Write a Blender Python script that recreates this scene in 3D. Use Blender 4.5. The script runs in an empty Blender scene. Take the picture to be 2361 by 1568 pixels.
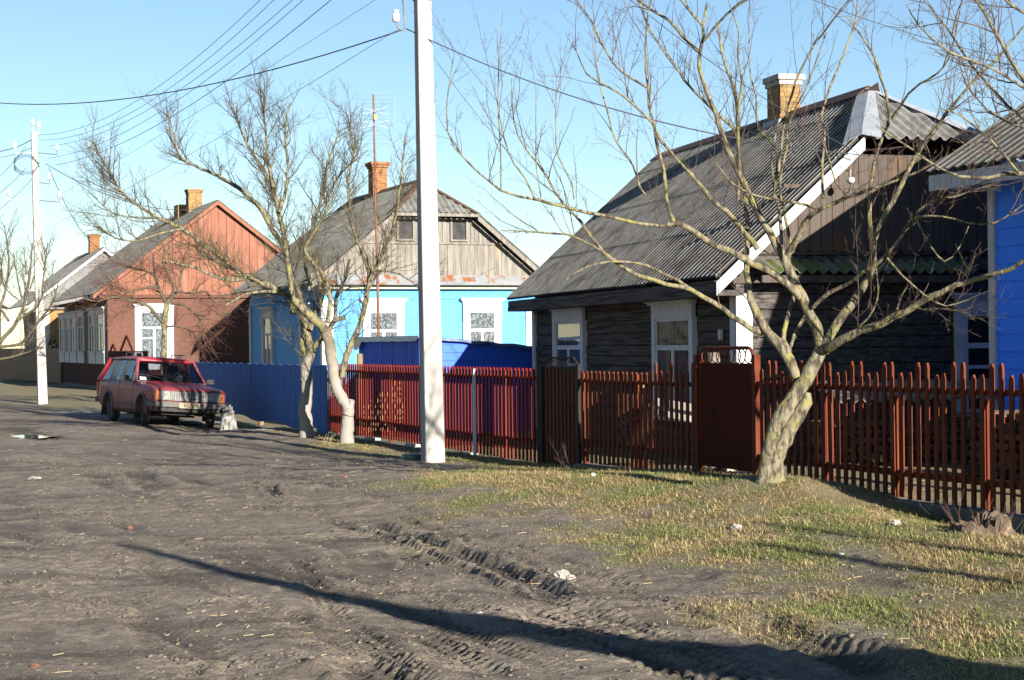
import bpy, math, random
import numpy as np
from mathutils import Vector, Matrix
R = math.radians
scene = bpy.context.scene
# ------------------------------------------------------------------ camera, world, sun, exposure
H_EYE = 1.6
cam_d = bpy.data.cameras.new('camera'); cam = bpy.data.objects.new('camera', cam_d)
scene.collection.objects.link(cam); scene.camera = cam
cam_d.sensor_width = 36.0; cam_d.lens = 36.0*4000/2361
cam_d.clip_start = 0.1; cam_d.clip_end = 3000
ROLL = R(0.62); PITCH = R(0.115)
cam.matrix_world = (Matrix.Translation((0, 0, H_EYE)) @ Matrix.Rotation(math.pi/2+PITCH, 4, 'X') @ Matrix.Rotation(-ROLL, 4, 'Z'))
CM = cam.matrix_world.copy()
SUN_AZ = 28.5     # shadows run this many degrees left of +Y
SUN_EL = 16.5
sd = bpy.data.lights.new('sun', 'SUN'); sun = bpy.data.objects.new('sun', sd); scene.collection.objects.link(sun)
sd.energy = 5.0; sd.angle = R(0.5); sd.color = (1.0, 0.93, 0.82)
trav = Vector((-math.sin(R(SUN_AZ))*math.cos(R(SUN_EL)), math.cos(R(SUN_AZ))*math.cos(R(SUN_EL)), -math.sin(R(SUN_EL))))
sun.rotation_euler = trav.to_track_quat('-Z', 'Y').to_euler()
w = bpy.data.worlds.new('World'); scene.world = w; w.use_nodes = True
nt = w.node_tree
sky = nt.nodes.new('ShaderNodeTexSky'); sky.sky_type = 'NISHITA'; sky.sun_disc = False
sky.sun_elevation = R(SUN_EL); sky.sun_rotation = R(180-SUN_AZ); sky.altitude = 150
sky.air_density = 1.0; sky.dust_density = 0.0; sky.ozone_density = 3.0
bg = nt.nodes['Background']; bg.inputs[1].default_value = 0.051
nt.links.new(sky.outputs[0], bg.inputs[0])
scene.view_settings.view_transform = 'Standard'; scene.view_settings.look = 'None'
scene.view_settings.gamma = 1.0; scene.view_settings.exposure = 1.6

# ------------------------------------------------------------------ helpers
col = scene.collection
rng = np.random.default_rng(7); random.seed(7)
def ray(px, py):
    d = CM.to_3x3() @ Vector(((px-1180.5)/4000.0, (784-py)/4000.0, -1.0))
    return d
def at(px, py, Y):                       # the world point seen at that image position at distance Y
    d = ray(px, py); return Vector((0, 0, H_EYE)) + d*(Y/d.y)
def on_ground(px, py, z=0.0):
    d = ray(px, py); return Vector((0, 0, H_EYE)) + d*((z-H_EYE)/d.z)
def tag(o, label=None, cat=None, group=None, kind=None):
    if label: o['label'] = label
    if cat: o['category'] = cat
    if group: o['group'] = group
    if kind: o['kind'] = kind
    return o
def empty(name, loc=(0, 0, 0), rz=0.0, label=None, cat=None, group=None):
    o = bpy.data.objects.new(name, None); col.objects.link(o); o.location = loc; o.rotation_euler = (0, 0, rz)
    o.empty_display_size = 0.2
    return tag(o, label, cat, group)
def mesh_obj(name, V, F, m, parent=None, smooth=False):
    me = bpy.data.meshes.new(name)
    V = np.asarray(V, dtype=np.float32).reshape(-1, 3)
    if len(V) and isinstance(F, np.ndarray):
        n = F.shape[1]
        me.vertices.add(len(V)); me.vertices.foreach_set('co', V.ravel())
        me.loops.add(F.size); me.loops.foreach_set('vertex_index', F.ravel().astype(np.int32))
        me.polygons.add(len(F)); me.polygons.foreach_set('loop_start', np.arange(0, F.size, n, dtype=np.int32))
        me.update(calc_edges=True)
    else:
        me.from_pydata([tuple(map(float, v)) for v in V], [], F); me.update()
    if m is not None: me.materials.append(m)
    if smooth: me.polygons.foreach_set('use_smooth', np.ones(len(me.polygons), dtype=bool))
    o = bpy.data.objects.new(name, me); col.objects.link(o)
    if parent is not None: o.parent = parent
    return o
class MB:
    def __init__(s): s.v = []; s.f = []
    def add(s, vs, fs):
        b = len(s.v); s.v.extend([tuple(v) for v in vs]); s.f.extend([tuple(i+b for i in f) for f in fs]); return s
    def box(s, x0, x1, y0, y1, z0, z1, M=None):
        vs = [Vector(p) for p in ((x0,y0,z0),(x1,y0,z0),(x1,y1,z0),(x0,y1,z0),(x0,y0,z1),(x1,y0,z1),(x1,y1,z1),(x0,y1,z1))]
        if M is not None: vs = [M @ p for p in vs]
        return s.add(vs, [(0,3,2,1),(4,5,6,7),(0,1,5,4),(1,2,6,5),(2,3,7,6),(3,0,4,7)])
    def beam(s, p, q, wd, th, up=(0, 0, 1)):
        p = Vector(p); q = Vector(q); d = (q-p); L = d.length; d.normalize()
        x = d.cross(Vector(up)).normalized(); u = x.cross(d).normalized()
        M = Matrix(((x.x, d.x, u.x, p.x), (x.y, d.y, u.y, p.y), (x.z, d.z, u.z, p.z), (0, 0, 0, 1)))
        return s.box(-wd/2, wd/2, 0, L, -th/2, th/2, M)
    def tube(s, pts, rad, n=8, cap=True, close=False):
        pts = [Vector(p) for p in pts]; N = len(pts)
        if not hasattr(rad, '__len__'): rad = [rad]*N
        b = len(s.v); prev = None
        for i in range(N):
            if close: t = pts[(i+1) % N]-pts[(i-1) % N]
            else: t = pts[min(i+1, N-1)]-pts[max(i-1, 0)]
            t.normalize()
            if prev is None:
                a = Vector((0, 0, 1)) if abs(t.z) < .9 else Vector((1, 0, 0)); x = t.cross(a).normalized()
            else: x = (prev-t*prev.dot(t)).normalized()
            prev = x; y = t.cross(x)
            for k in range(n):
                an = 2*math.pi*k/n; s.v.append(tuple(pts[i]+(x*math.cos(an)+y*math.sin(an))*rad[i]))
        for i in range(N if close else N-1):
            j = (i+1) % N
            for k in range(n):
                s.f.append((b+i*n+k, b+i*n+(k+1) % n, b+j*n+(k+1) % n, b+j*n+k))
        if cap and not close:
            s.f.append(tuple(b+k for k in range(n))[::-1]); s.f.append(tuple(b+(N-1)*n+k for k in range(n)))
        return s
    def lathe(s, prof, n=16, c=(0, 0, 0), M=None):
        b = len(s.v)
        for r, z in prof:
            for k in range(n):
                a = 2*math.pi*k/n; p = Vector((c[0]+r*math.cos(a), c[1]+r*math.sin(a), c[2]+z))
                s.v.append(tuple(M @ p if M is not None else p))
        for i in range(len(prof)-1):
            for k in range(n): s.f.append((b+i*n+k, b+i*n+(k+1) % n, b+(i+1)*n+(k+1) % n, b+(i+1)*n+k))
        s.f.append(tuple(b+k for k in range(n))[::-1]); s.f.append(tuple(b+(len(prof)-1)*n+k for k in range(n)))
        return s
    def prism(s, poly, fn, t0, t1):      # poly of (a,b); fn(a,b,t)->xyz
        n = len(poly); b = len(s.v)
        for t in (t0, t1):
            for a, c in poly: s.v.append(tuple(fn(a, c, t)))
        s.f.append(tuple(b+i for i in range(n))[::-1]); s.f.append(tuple(b+n+i for i in range(n)))
        for i in range(n): s.f.append((b+i, b+(i+1) % n, b+n+(i+1) % n, b+n+i))
        return s
    def build(s, name, m, parent=None, smooth=False, bevel=0, fix=True):
        o = mesh_obj(name, s.v, s.f, m, parent, smooth)
        if fix:
            import bmesh
            bm = bmesh.new(); bm.from_mesh(o.data); bmesh.ops.recalc_face_normals(bm, faces=bm.faces); bm.to_mesh(o.data); bm.free()
        if bevel:
            md = o.modifiers.new('b', 'BEVEL'); md.width = bevel; md.segments = 2; md.limit_method = 'ANGLE'
        return o
# ---- numpy value noise
def _hash(ix, iy, seed):
    n = (ix*374761393 + iy*668265263 + seed*1442695041) & 0xffffffff
    n = ((n ^ (n >> 13))*1274126177) & 0xffffffff
    return ((n ^ (n >> 16)) & 0xffff)/65535.0
def vnoise(x, y, seed=0):
    xi = np.floor(x).astype(np.int64); yi = np.floor(y).astype(np.int64); fx = x-xi; fy = y-yi
    fx = fx*fx*(3-2*fx); fy = fy*fy*(3-2*fy)
    a = _hash(xi, yi, seed); b = _hash(xi+1, yi, seed); c = _hash(xi, yi+1, seed); d = _hash(xi+1, yi+1, seed)
    return (a*(1-fx)+b*fx)*(1-fy)+(c*(1-fx)+d*fx)*fy
def fbm(x, y, seed=0, oct=4):
    r = 0; a = .5; t = 0
    for i in range(oct):
        r = r+a*vnoise(x*2**i, y*2**i, seed+i*17); t += a; a *= .5
    return r/t
def sst(a, b, x):
    t = np.clip((x-a)/(b-a), 0, 1); return t*t*(3-2*t)

# ------------------------------------------------------------------ materials
def mk(name, c1, c2=None, sc=(4, 4, 4), rough=.75, bump=.0, bsc=None, metal=0, lo=.35, hi=.65, detail=6, c3=None, sc3=(1, 1, 1), lo3=.55, hi3=.65, spec=.3, coat=0):
    m = bpy.data.materials.new(name); m.use_nodes = True; n = m.node_tree.nodes; l = m.node_tree.links
    p = n['Principled BSDF']; p.inputs['Roughness'].default_value = rough; p.inputs['Metallic'].default_value = metal
    p.inputs['Specular IOR Level'].default_value = spec; p.inputs['Coat Weight'].default_value = coat
    p.inputs['Base Color'].default_value = (*c1, 1)
    tc = n.new('ShaderNodeTexCoord')
    def noise(scale, det=detail):
        mp = n.new('ShaderNodeMapping'); mp.inputs['Scale'].default_value = scale; l.new(tc.outputs['Object'], mp.inputs[0])
        t = n.new('ShaderNodeTexNoise'); t.inputs['Scale'].default_value = 1; t.inputs['Detail'].default_value = det; t.inputs['Roughness'].default_value = .6
        l.new(mp.outputs[0], t.inputs[0]); return t
    out = None
    if c2 is not None:
        t = noise(sc); r = n.new('ShaderNodeMapRange'); r.inputs[1].default_value = lo; r.inputs[2].default_value = hi; l.new(t.outputs[0], r.inputs[0])
        mx = n.new('ShaderNodeMix'); mx.data_type = 'RGBA'; l.new(r.outputs[0], mx.inputs['Factor'])
        mx.inputs['A'].default_value = (*c1, 1); mx.inputs['B'].default_value = (*c2, 1); out = mx.outputs['Result']
        if c3 is not None:
            t3 = noise(sc3); r3 = n.new('ShaderNodeMapRange'); r3.inputs[1].default_value = lo3; r3.inputs[2].default_value = hi3; l.new(t3.outputs[0], r3.inputs[0])
            m3 = n.new('ShaderNodeMix'); m3.data_type = 'RGBA'; l.new(r3.outputs[0], m3.inputs['Factor']); l.new(out, m3.inputs['A']); m3.inputs['B'].default_value = (*c3, 1); out = m3.outputs['Result']
        l.new(out, p.inputs['Base Color'])
    if bump:
        t = noise(bsc or sc, 8); b = n.new('ShaderNodeBump'); b.inputs['Strength'].default_value = 1; b.inputs['Distance'].default_value = bump
        l.new(t.outputs[0], b.inputs['Height']); l.new(b.outputs[0], p.inputs['Normal'])
    return m
M = {}
M['concrete'] = mk('concrete', (.27,.26,.245), (.33,.32,.30), (3,3,1.2), .9, .002, (30,30,30), c3=(.19,.185,.175), sc3=(9,9,2), lo3=.62, hi3=.8)
M['concrete_dark'] = mk('curb_concrete', (.10,.095,.085), (.15,.14,.125), (3,3,3), .95, .004, (20,20,20), c3=(.10,.11,.06), sc3=(5,5,5), lo3=.5, hi3=.7)
M['roof'] = mk('asbestos_roof', (.165,.158,.145), (.29,.28,.26), (5,5,5), .95, .0015, (40,40,40), lo=.35, hi=.7, c3=(.10,.094,.084), sc3=(2.2,2.2,2.2), lo3=.50, hi3=.66)
M['roof2'] = mk('weathered_roof', (.11,.108,.10), (.18,.176,.165), (2,1,2), .95, .003, (40,40,40), c3=(.065,.065,.05), sc3=(5,2,5), lo3=.5, hi3=.7)
M['roof_light'] = mk('pale_roof_sheet', (.13,.127,.12), (.22,.215,.20), (3,3,3), .95, .003, (40,40,40), lo=.4, hi=.6)
M['ridge'] = mk('rusty_ridge', (.06,.034,.024), (.10,.055,.036), (2,2,2), .7)
M['tin'] = mk('tin_flashing', (.22,.24,.27), (.30,.32,.35), (4,4,4), .6, 0, metal=.1)
M['rusty_tin'] = mk('rusty_tin', (.19,.20,.21), (.25,.26,.27), (2,2,2), .5, .002, (8,8,8), metal=.1, c3=(.22,.085,.03), sc3=(3.5,3.5,1), lo3=.56, hi3=.64)
M['grey_wood'] = mk('grey_weathered_wood', (.205,.188,.165), (.115,.103,.088), (14,14,1.3), .95, .004, (60,60,2.5), c3=(.27,.20,.125), sc3=(3,3,.6), lo3=.6, hi3=.75)
M['dark_wood'] = mk('dark_log_wood', (.055,.046,.042), (.10,.087,.08), (9,1.2,22), .95, .012, (14,2,40), lo=.4, hi=.68, c3=(.022,.018,.017), sc3=(6,1.0,26), lo3=.50, hi3=.60)
M['brown_board'] = mk('gable_board', (.050,.040,.034), (.085,.066,.054), (16,16,1.2), .9, .004, (60,60,2), c3=(.13,.055,.022), sc3=(2,2,1), lo3=.58, hi3=.68)
M['white_paint'] = mk('white_paint', (.46,.46,.46), (.38,.38,.385), (6,6,3), .6, .001, (40,40,8))
M['white_old'] = mk('old_white_paint', (.52,.53,.56), (.42,.43,.45), (8,8,3), .75, .002, (50,50,6), c3=(.24,.22,.20), sc3=(9,9,4), lo3=.66, hi3=.72)
M['blue_siding'] = mk('sky_blue_siding', (.058,.25,.53), (.072,.28,.55), (2,2,8), .65, .001, (30,30,30), c3=(.050,.205,.45), sc3=(5,5,20), lo3=.52, hi3=.7)
M['blue_vinyl'] = mk('blue_vinyl', (.042,.215,.93), (.050,.235,.94), (1,1,1), .6, .0006, (20,20,60), spec=.15)
M['red_board'] = mk('salmon_board', (.205,.083,.049), (.165,.064,.038), (8,8,1), .75, .002, (40,40,3), c3=(.25,.11,.068), sc3=(9,9,.8), lo3=.55, hi3=.7)
M['red_siding'] = mk('brown_red_siding', (.098,.036,.020), (.070,.024,.014), (4,4,12), .7, .002, (30,30,40), c3=(.12,.05,.03), sc3=(2,2,9), lo3=.58, hi3=.7)
M['skirt'] = mk('brown_skirt', (.055,.017,.011), (.045,.014,.010), (12,12,1), .8, .003, (40,40,3), spec=.1)
M['yellow'] = mk('ochre_siding', (.26,.145,.05), (.22,.12,.04), (3,3,10), .75)
M['cream'] = mk('cream_plaster', (.17,.15,.115), (.15,.135,.105), (2,2,2), .9)
M['pale_board'] = mk('pale_board', (.17,.17,.165), (.13,.13,.125), (10,10,1), .9, .002, (40,40,3))
M['brick'] = None
M['blue_fence'] = mk('blue_fence_paint', (.034,.10,.30), (.060,.15,.40), (18,18,1.5), .8, .004, (50,50,2), c3=(.12,.17,.27), sc3=(24,24,2), lo3=.56, hi3=.72)
M['blue_shed'] = mk('ultramarine_board', (.018,.085,.52), (.026,.11,.60), (6,6,6), .6, .003, (10,10,40))
M['tarp'] = mk('blue_grey_film', (.045,.075,.16), (.13,.16,.24), (3,3,3), .3, .01, (5,5,5), spec=.5)
M['film'] = mk('pale_plastic_film', (.30,.32,.34), (.20,.22,.25), (8,8,8), .3, .01, (9,9,9), spec=.6)
M['red_slat'] = mk('bright_red_slat', (.135,.009,.004), (.11,.008,.004), (20,20,1), .5, 0, spec=.1)
M['dark_red'] = mk('oxide_red_paint', (.125,.030,.013), (.088,.020,.009), (14,14,2), .7, .001, (60,60,8), c3=(.040,.015,.010), sc3=(26,26,5), lo3=.54, hi3=.70, spec=.1)
M['dark_red_flat'] = mk('oxide_red_plate', (.062,.014,.009), (.050,.012,.008), (2,2,2), .8, .001, (10,10,10), spec=.05)
M['brown_metal'] = mk('brown_profile_sheet', (.10,.040,.024), (.085,.035,.021), (4,4,1), .7, spec=.05)
M['brown_fence'] = mk('far_brown_sheet', (.12,.045,.024), (.10,.038,.022), (4,4,1), .5)
M['green_fence'] = mk('green_fence_paint', (.05,.14,.12), (.04,.11,.10), (10,10,1), .8)
M['black_metal'] = mk('black_iron', (.016,.013,.012), (.03,.024,.02), (5,5,5), .7, spec=.1)
M['steel'] = mk('grey_steel', (.12,.12,.13), (.18,.18,.19), (8,8,8), .5, metal=.5)
M['rust'] = mk('rusty_steel', (.20,.08,.05), (.13,.06,.04), (6,6,6), .75)
M['porcelain'] = mk('porcelain', (.5,.5,.5), rough=.15, spec=.6)
M['wire'] = mk('weathered_cable', (.05,.055,.07), rough=.6)
M['wire_thin'] = mk('aluminium_wire', (.13,.15,.18), rough=.5)
M['curtain'] = mk('lace_curtain', (.33,.34,.34), (.10,.11,.11), (26,26,14), .9, 0, lo=.42, hi=.56, detail=3)
M['dark_room'] = mk('dark_interior', (.02,.02,.022), (.05,.05,.05), (5,5,5), .9)
M['curtain_dim'] = mk('pale_curtain', (.20,.18,.17), (.06,.055,.06), (22,22,2), .9, 0, lo=.45, hi=.58)
M['bark'] = mk('lichen_bark', (.042,.034,.026), (.185,.162,.105), (22,22,8), .95, .018, (38,38,12), lo=.40, hi=.58, c3=(.19,.175,.055), sc3=(9,9,7), lo3=.52, hi3=.66)
M['twig'] = mk('twig_bark', (.050,.032,.028), (.115,.080,.062), (6,6,6), .8, 0, c3=(.10,.085,.050), sc3=(3,3,3), lo3=.56, hi3=.68)
M['twig_far'] = mk('grey_twig_bark', (.050,.040,.030), (.10,.083,.045), (5,5,5), .9)
M['twig_red'] = mk('reddish_twig', (.070,.032,.024), (.10,.055,.038), (6,6,6), .8)
M['rock'] = mk('limestone', (.36,.32,.28), (.24,.22,.195), (14,14,14), .95, .006, (25,25,25))
M['brickbit'] = mk('broken_brick', (.18,.085,.055), (.14,.065,.045), (20,20,20), .95, .003, (40,40,40))
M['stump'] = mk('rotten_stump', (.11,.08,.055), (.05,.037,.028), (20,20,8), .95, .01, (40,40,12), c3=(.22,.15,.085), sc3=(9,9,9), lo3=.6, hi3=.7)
M['green_enamel'] = mk('green_enamel', (.06,.14,.10), (.05,.11,.08), (8,8,8), .35, spec=.5)
M['snow'] = mk('dirty_snow', (.25,.245,.24), (.10,.09,.08), (9,9,9), .9, .02, (14,14,14), lo=.42, hi=.62)
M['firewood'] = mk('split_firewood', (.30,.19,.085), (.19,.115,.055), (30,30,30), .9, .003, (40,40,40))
M['straw'] = mk('dry_straw', (.42,.33,.18), (.32,.25,.14), (10,10,10), .9)
M['litter'] = mk('white_litter', (.75,.76,.74), rough=.6)
M['ochre_wood'] = mk('raw_wood', (.20,.135,.075), (.14,.095,.055), (14,14,2), .9, .003, (40,40,4))
def groove_shade(base, axis, pitch, phase, amt=.80):  # sun-and-shade striping of the corrugation, painted into the base colour
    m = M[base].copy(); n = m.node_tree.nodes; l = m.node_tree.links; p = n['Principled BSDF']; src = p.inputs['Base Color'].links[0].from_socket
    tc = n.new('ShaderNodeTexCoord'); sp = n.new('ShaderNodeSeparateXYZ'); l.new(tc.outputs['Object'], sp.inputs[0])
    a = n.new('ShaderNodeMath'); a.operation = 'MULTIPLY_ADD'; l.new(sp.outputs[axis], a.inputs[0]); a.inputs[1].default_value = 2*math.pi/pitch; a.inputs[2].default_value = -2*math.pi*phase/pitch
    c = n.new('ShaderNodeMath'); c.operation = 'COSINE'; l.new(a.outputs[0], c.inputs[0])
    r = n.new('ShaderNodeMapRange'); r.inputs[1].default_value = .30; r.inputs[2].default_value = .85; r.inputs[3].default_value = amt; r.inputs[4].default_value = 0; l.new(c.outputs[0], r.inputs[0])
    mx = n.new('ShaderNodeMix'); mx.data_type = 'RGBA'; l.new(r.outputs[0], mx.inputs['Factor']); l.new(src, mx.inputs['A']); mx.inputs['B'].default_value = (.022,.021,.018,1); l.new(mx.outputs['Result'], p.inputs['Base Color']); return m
def brick_mat(name, c1, c2, mortar):
    m = bpy.data.materials.new(name); m.use_nodes = True; n = m.node_tree.nodes; l = m.node_tree.links; p = n['Principled BSDF']; p.inputs['Roughness'].default_value = .9
    tc = n.new('ShaderNodeTexCoord'); sp = n.new('ShaderNodeSeparateXYZ'); l.new(tc.outputs['Object'], sp.inputs[0])
    ad = n.new('ShaderNodeMath'); l.new(sp.outputs[0], ad.inputs[0]); l.new(sp.outputs[1], ad.inputs[1])
    cb = n.new('ShaderNodeCombineXYZ'); l.new(ad.outputs[0], cb.inputs[0]); l.new(sp.outputs[2], cb.inputs[1])
    b = n.new('ShaderNodeTexBrick'); b.inputs['Scale'].default_value = 1; b.inputs['Brick Width'].default_value = .25; b.inputs['Row Height'].default_value = .078
    b.inputs['Mortar Size'].default_value = .008; b.inputs['Color1'].default_value = (*c1, 1); b.inputs['Color2'].default_value = (*c2, 1); b.inputs['Mortar'].default_value = (*mortar, 1)
    l.new(cb.outputs[0], b.inputs[0])
    t = n.new('ShaderNodeTexNoise'); t.inputs['Scale'].default_value = 7; l.new(tc.outputs['Object'], t.inputs[0])
    r = n.new('ShaderNodeMapRange'); r.inputs[1].default_value = .52; r.inputs[2].default_value = .7; l.new(t.outputs[0], r.inputs[0])
    mx = n.new('ShaderNodeMix'); mx.data_type = 'RGBA'; l.new(r.outputs[0], mx.inputs['Factor']); l.new(b.outputs[0], mx.inputs['A']); mx.inputs['B'].default_value = (c1[0]*.35, c1[1]*.35, c1[2]*.35, 1)
    l.new(mx.outputs['Result'], p.inputs['Base Color'])
    bp = n.new('ShaderNodeBump'); bp.inputs['Distance'].default_value = .006; bp.invert = True; l.new(b.outputs[1], bp.inputs['Height']); l.new(bp.outputs[0], p.inputs['Normal'])
    return m
M['brick_y'] = brick_mat('yellow_brick', (.30,.17,.055), (.235,.13,.045), (.14,.11,.08))
M['brick_o'] = brick_mat('orange_brick', (.28,.115,.032), (.20,.085,.028), (.11,.085,.06))
def glass_mat(name, tint=(.9,.95,1), tr=.75, ior=1.38):
    m = bpy.data.materials.new(name); m.use_nodes = True; n = m.node_tree.nodes; l = m.node_tree.links; n.remove(n['Principled BSDF'])
    t = n.new('ShaderNodeBsdfTransparent'); t.inputs[0].default_value = (tint[0]*tr, tint[1]*tr, tint[2]*tr, 1)
    g = n.new('ShaderNodeBsdfGlossy'); g.inputs['Roughness'].default_value = .03
    fr = n.new('ShaderNodeFresnel'); fr.inputs[0].default_value = ior
    mx = n.new('ShaderNodeMixShader'); fm = n.new('ShaderNodeMath'); fm.operation = 'MULTIPLY'; fm.inputs[1].default_value = .28; l.new(fr.outputs[0], fm.inputs[0]); l.new(fm.outputs[0], mx.inputs[0]); l.new(t.outputs[0], mx.inputs[1]); l.new(g.outputs[0], mx.inputs[2])
    l.new(mx.outputs[0], n['Material Output'].inputs[0]); return m
M['glass'] = glass_mat('window_glass')
M['car_glass'] = glass_mat('car_glass', tr=.55, ior=1.3)
# ---- whitewashed bark: lime paint on the bottom of the trunk
def whitewash():
    m = mk('whitewashed_bark', (.095,.078,.055), (.14,.122,.078), (14,14,6), .95, .012, (26,26,9), c3=(.22,.17,.025), sc3=(7,7,5), lo3=.56, hi3=.66)
    n = m.node_tree.nodes; l = m.node_tree.links; p = n['Principled BSDF']
    src = p.inputs['Base Color'].links[0].from_socket
    tc = n.new('ShaderNodeTexCoord'); s = n.new('ShaderNodeSeparateXYZ'); l.new(tc.outputs['Object'], s.inputs[0])
    t = n.new('ShaderNodeTexNoise'); t.inputs['Scale'].default_value = 6; t.inputs['Detail'].default_value = 6; l.new(tc.outputs['Object'], t.inputs[0])
    a = n.new('ShaderNodeMath'); a.operation = 'MULTIPLY_ADD'; l.new(t.outputs[0], a.inputs[0]); a.inputs[1].default_value = -1.5; l.new(s.outputs[2], a.inputs[2])
    r = n.new('ShaderNodeMapRange'); r.inputs[1].default_value = .2; r.inputs[2].default_value = 1.1; r.inputs[3].default_value = .85; r.inputs[4].default_value = .05; l.new(a.outputs[0], r.inputs[0])
    mx = n.new('ShaderNodeMix'); mx.data_type = 'RGBA'; l.new(r.outputs[0], mx.inputs['Factor']); l.new(src, mx.inputs['A']); mx.inputs['B'].default_value = (.24,.22,.20, 1)
    l.new(mx.outputs['Result'], p.inputs['Base Color']); return m
M['whitewash'] = whitewash()

# ------------------------------------------------------------------ ground
TF = .402; CF = 9.593; AF = math.atan(TF); SF = math.sin(AF); KF = math.cos(AF)     # the fence line: X + TF*Y = CF
def fence_d(X, Y): return (CF-X-TF*Y)*KF            # metres in front of the fence, towards the road
def grass_mask(X, Y):
    d = fence_d(X, Y)
    lim = 3.75-2.2*sst(17.0, 23.0, Y)+2.4*sst(41, 46, Y)
    nz = fbm(X*1.3, Y*.8, 5, 4)
    g = 1-sst(lim-1.7, lim+.3, d+(nz-.5)*3.6)
    return np.clip(g, 0, 1)
ruts = []
def rut(pts, wd=.22, dep=.035, tread=.012, per=.09, rim=.6):
    P = [on_ground(*p) for p in pts]
    ruts.append((np.array([(p.x, p.y) for p in P]), wd, dep, tread, per, rim))
rut([(835,1205),(950,1240),(1050,1268),(1180,1318),(1300,1370)], .16, .05, .010, .12, 1.3)
rut([(905,1190),(1010,1225),(1100,1262),(1180,1290),(1290,1340)], .16, .014, .012, .06)
rut([(640,1275),(800,1320),(915,1352),(1060,1392),(1200,1425),(1500,1520),(1640,1568)], .17, .016, .014, .06)
rut([(690,1280),(725,1340),(780,1415),(860,1480),(950,1545),(1000,1600)], .15, .018, .014, .06)
rut([(1180,1385),(1280,1417),(1480,1487),(1680,1566),(1750,1600)], .32, .03, .028, .12, .8)
rut([(1180,1440),(1300,1462),(1480,1520),(1600,1568)], .22, .025, .022, .11, .8)
rut([(300,1455),(415,1505),(480,1562)], .10, .02, .008, .06)
rut([(760,1505),(830,1525),(930,1580)], .28, .07, .01, .12, .9)
rut([(930,1443),(1000,1475),(1060,1512),(1150,1565)], .2, .03, .02, .1, .8)
rut([(1670,1425),(1740,1440),(1830,1475),(1950,1510),(2080,1560)], .26, .05, .01, .1, 1.1)
rut([(900,1262),(950,1290),(1010,1310)], .14, .03, .012, .1, 1)
rut([(530,1115),(600,1125),(660,1150)], .3, .02, .01, .2, 1)
rut([(290,1080),(330,1100),(370,1130)], .3, .04, .01, .2, 1)
rut([(100,1060),(150,1075),(240,1105),(380,1160)], .4, .03, .01, .2, .6)
rut([(560,1110),(620,1125),(640,1150)], .12, .03, .01, .1, 1)
rut([(480,1360),(600,1400),(760,1450)], .14, .012, .010, .06)
rut([(-40,1150),(200,1190),(480,1262),(760,1345),(1020,1432),(1330,1560)], .20, .016, .012, .07, .5)
rut([(-40,1215),(220,1275),(480,1352),(700,1440),(900,1545)], .20, .014, .010, .07, .5)
rut([(420,1100),(700,1175),(900,1250),(1180,1345),(1500,1455),(1800,1560)], .22, .018, .014, .08, .6)
rut([(600,1085),(820,1140),(1010,1205),(1300,1300),(1500,1385),(1760,1480)], .16, .014, .010, .07, .6)
rut([(-40,1330),(200,1390),(420,1460),(600,1545)], .18, .014, .010, .07, .5)
rut([(0,985),(70,1000),(140,1012)], .7, .05, .0, .2, .5)
CARX, CARY = -6.96, 36.03
def hbase(X, Y):
    d = fence_d(X, Y)
    A = .20*(1-sst(17.5, 23, Y))
    b = A*(1-sst(.9, 4.6, d))
    b = b*(1-.85*(1-sst(0.05, 1.3, d))*(1-sst(13.5, 15.6, Y)))
    b = b+.17*np.exp(-(((X-2.35)**2+(Y-15.9)**2)/.55))
    b = b-.13*np.exp(-((X-CARX-.9)/1.3)**2-((Y-CARY+.3)/3.0)**2)
    b = b-.05*sst(24, 30, Y)*(1-sst(.2, 1.2, d))
    b = b+.10*(fbm(X*.22, Y*.22, 3, 2)-.5)*sst(3, 9, Y)*(1-sst(34, 44, Y)*.5)
    return b
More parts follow.
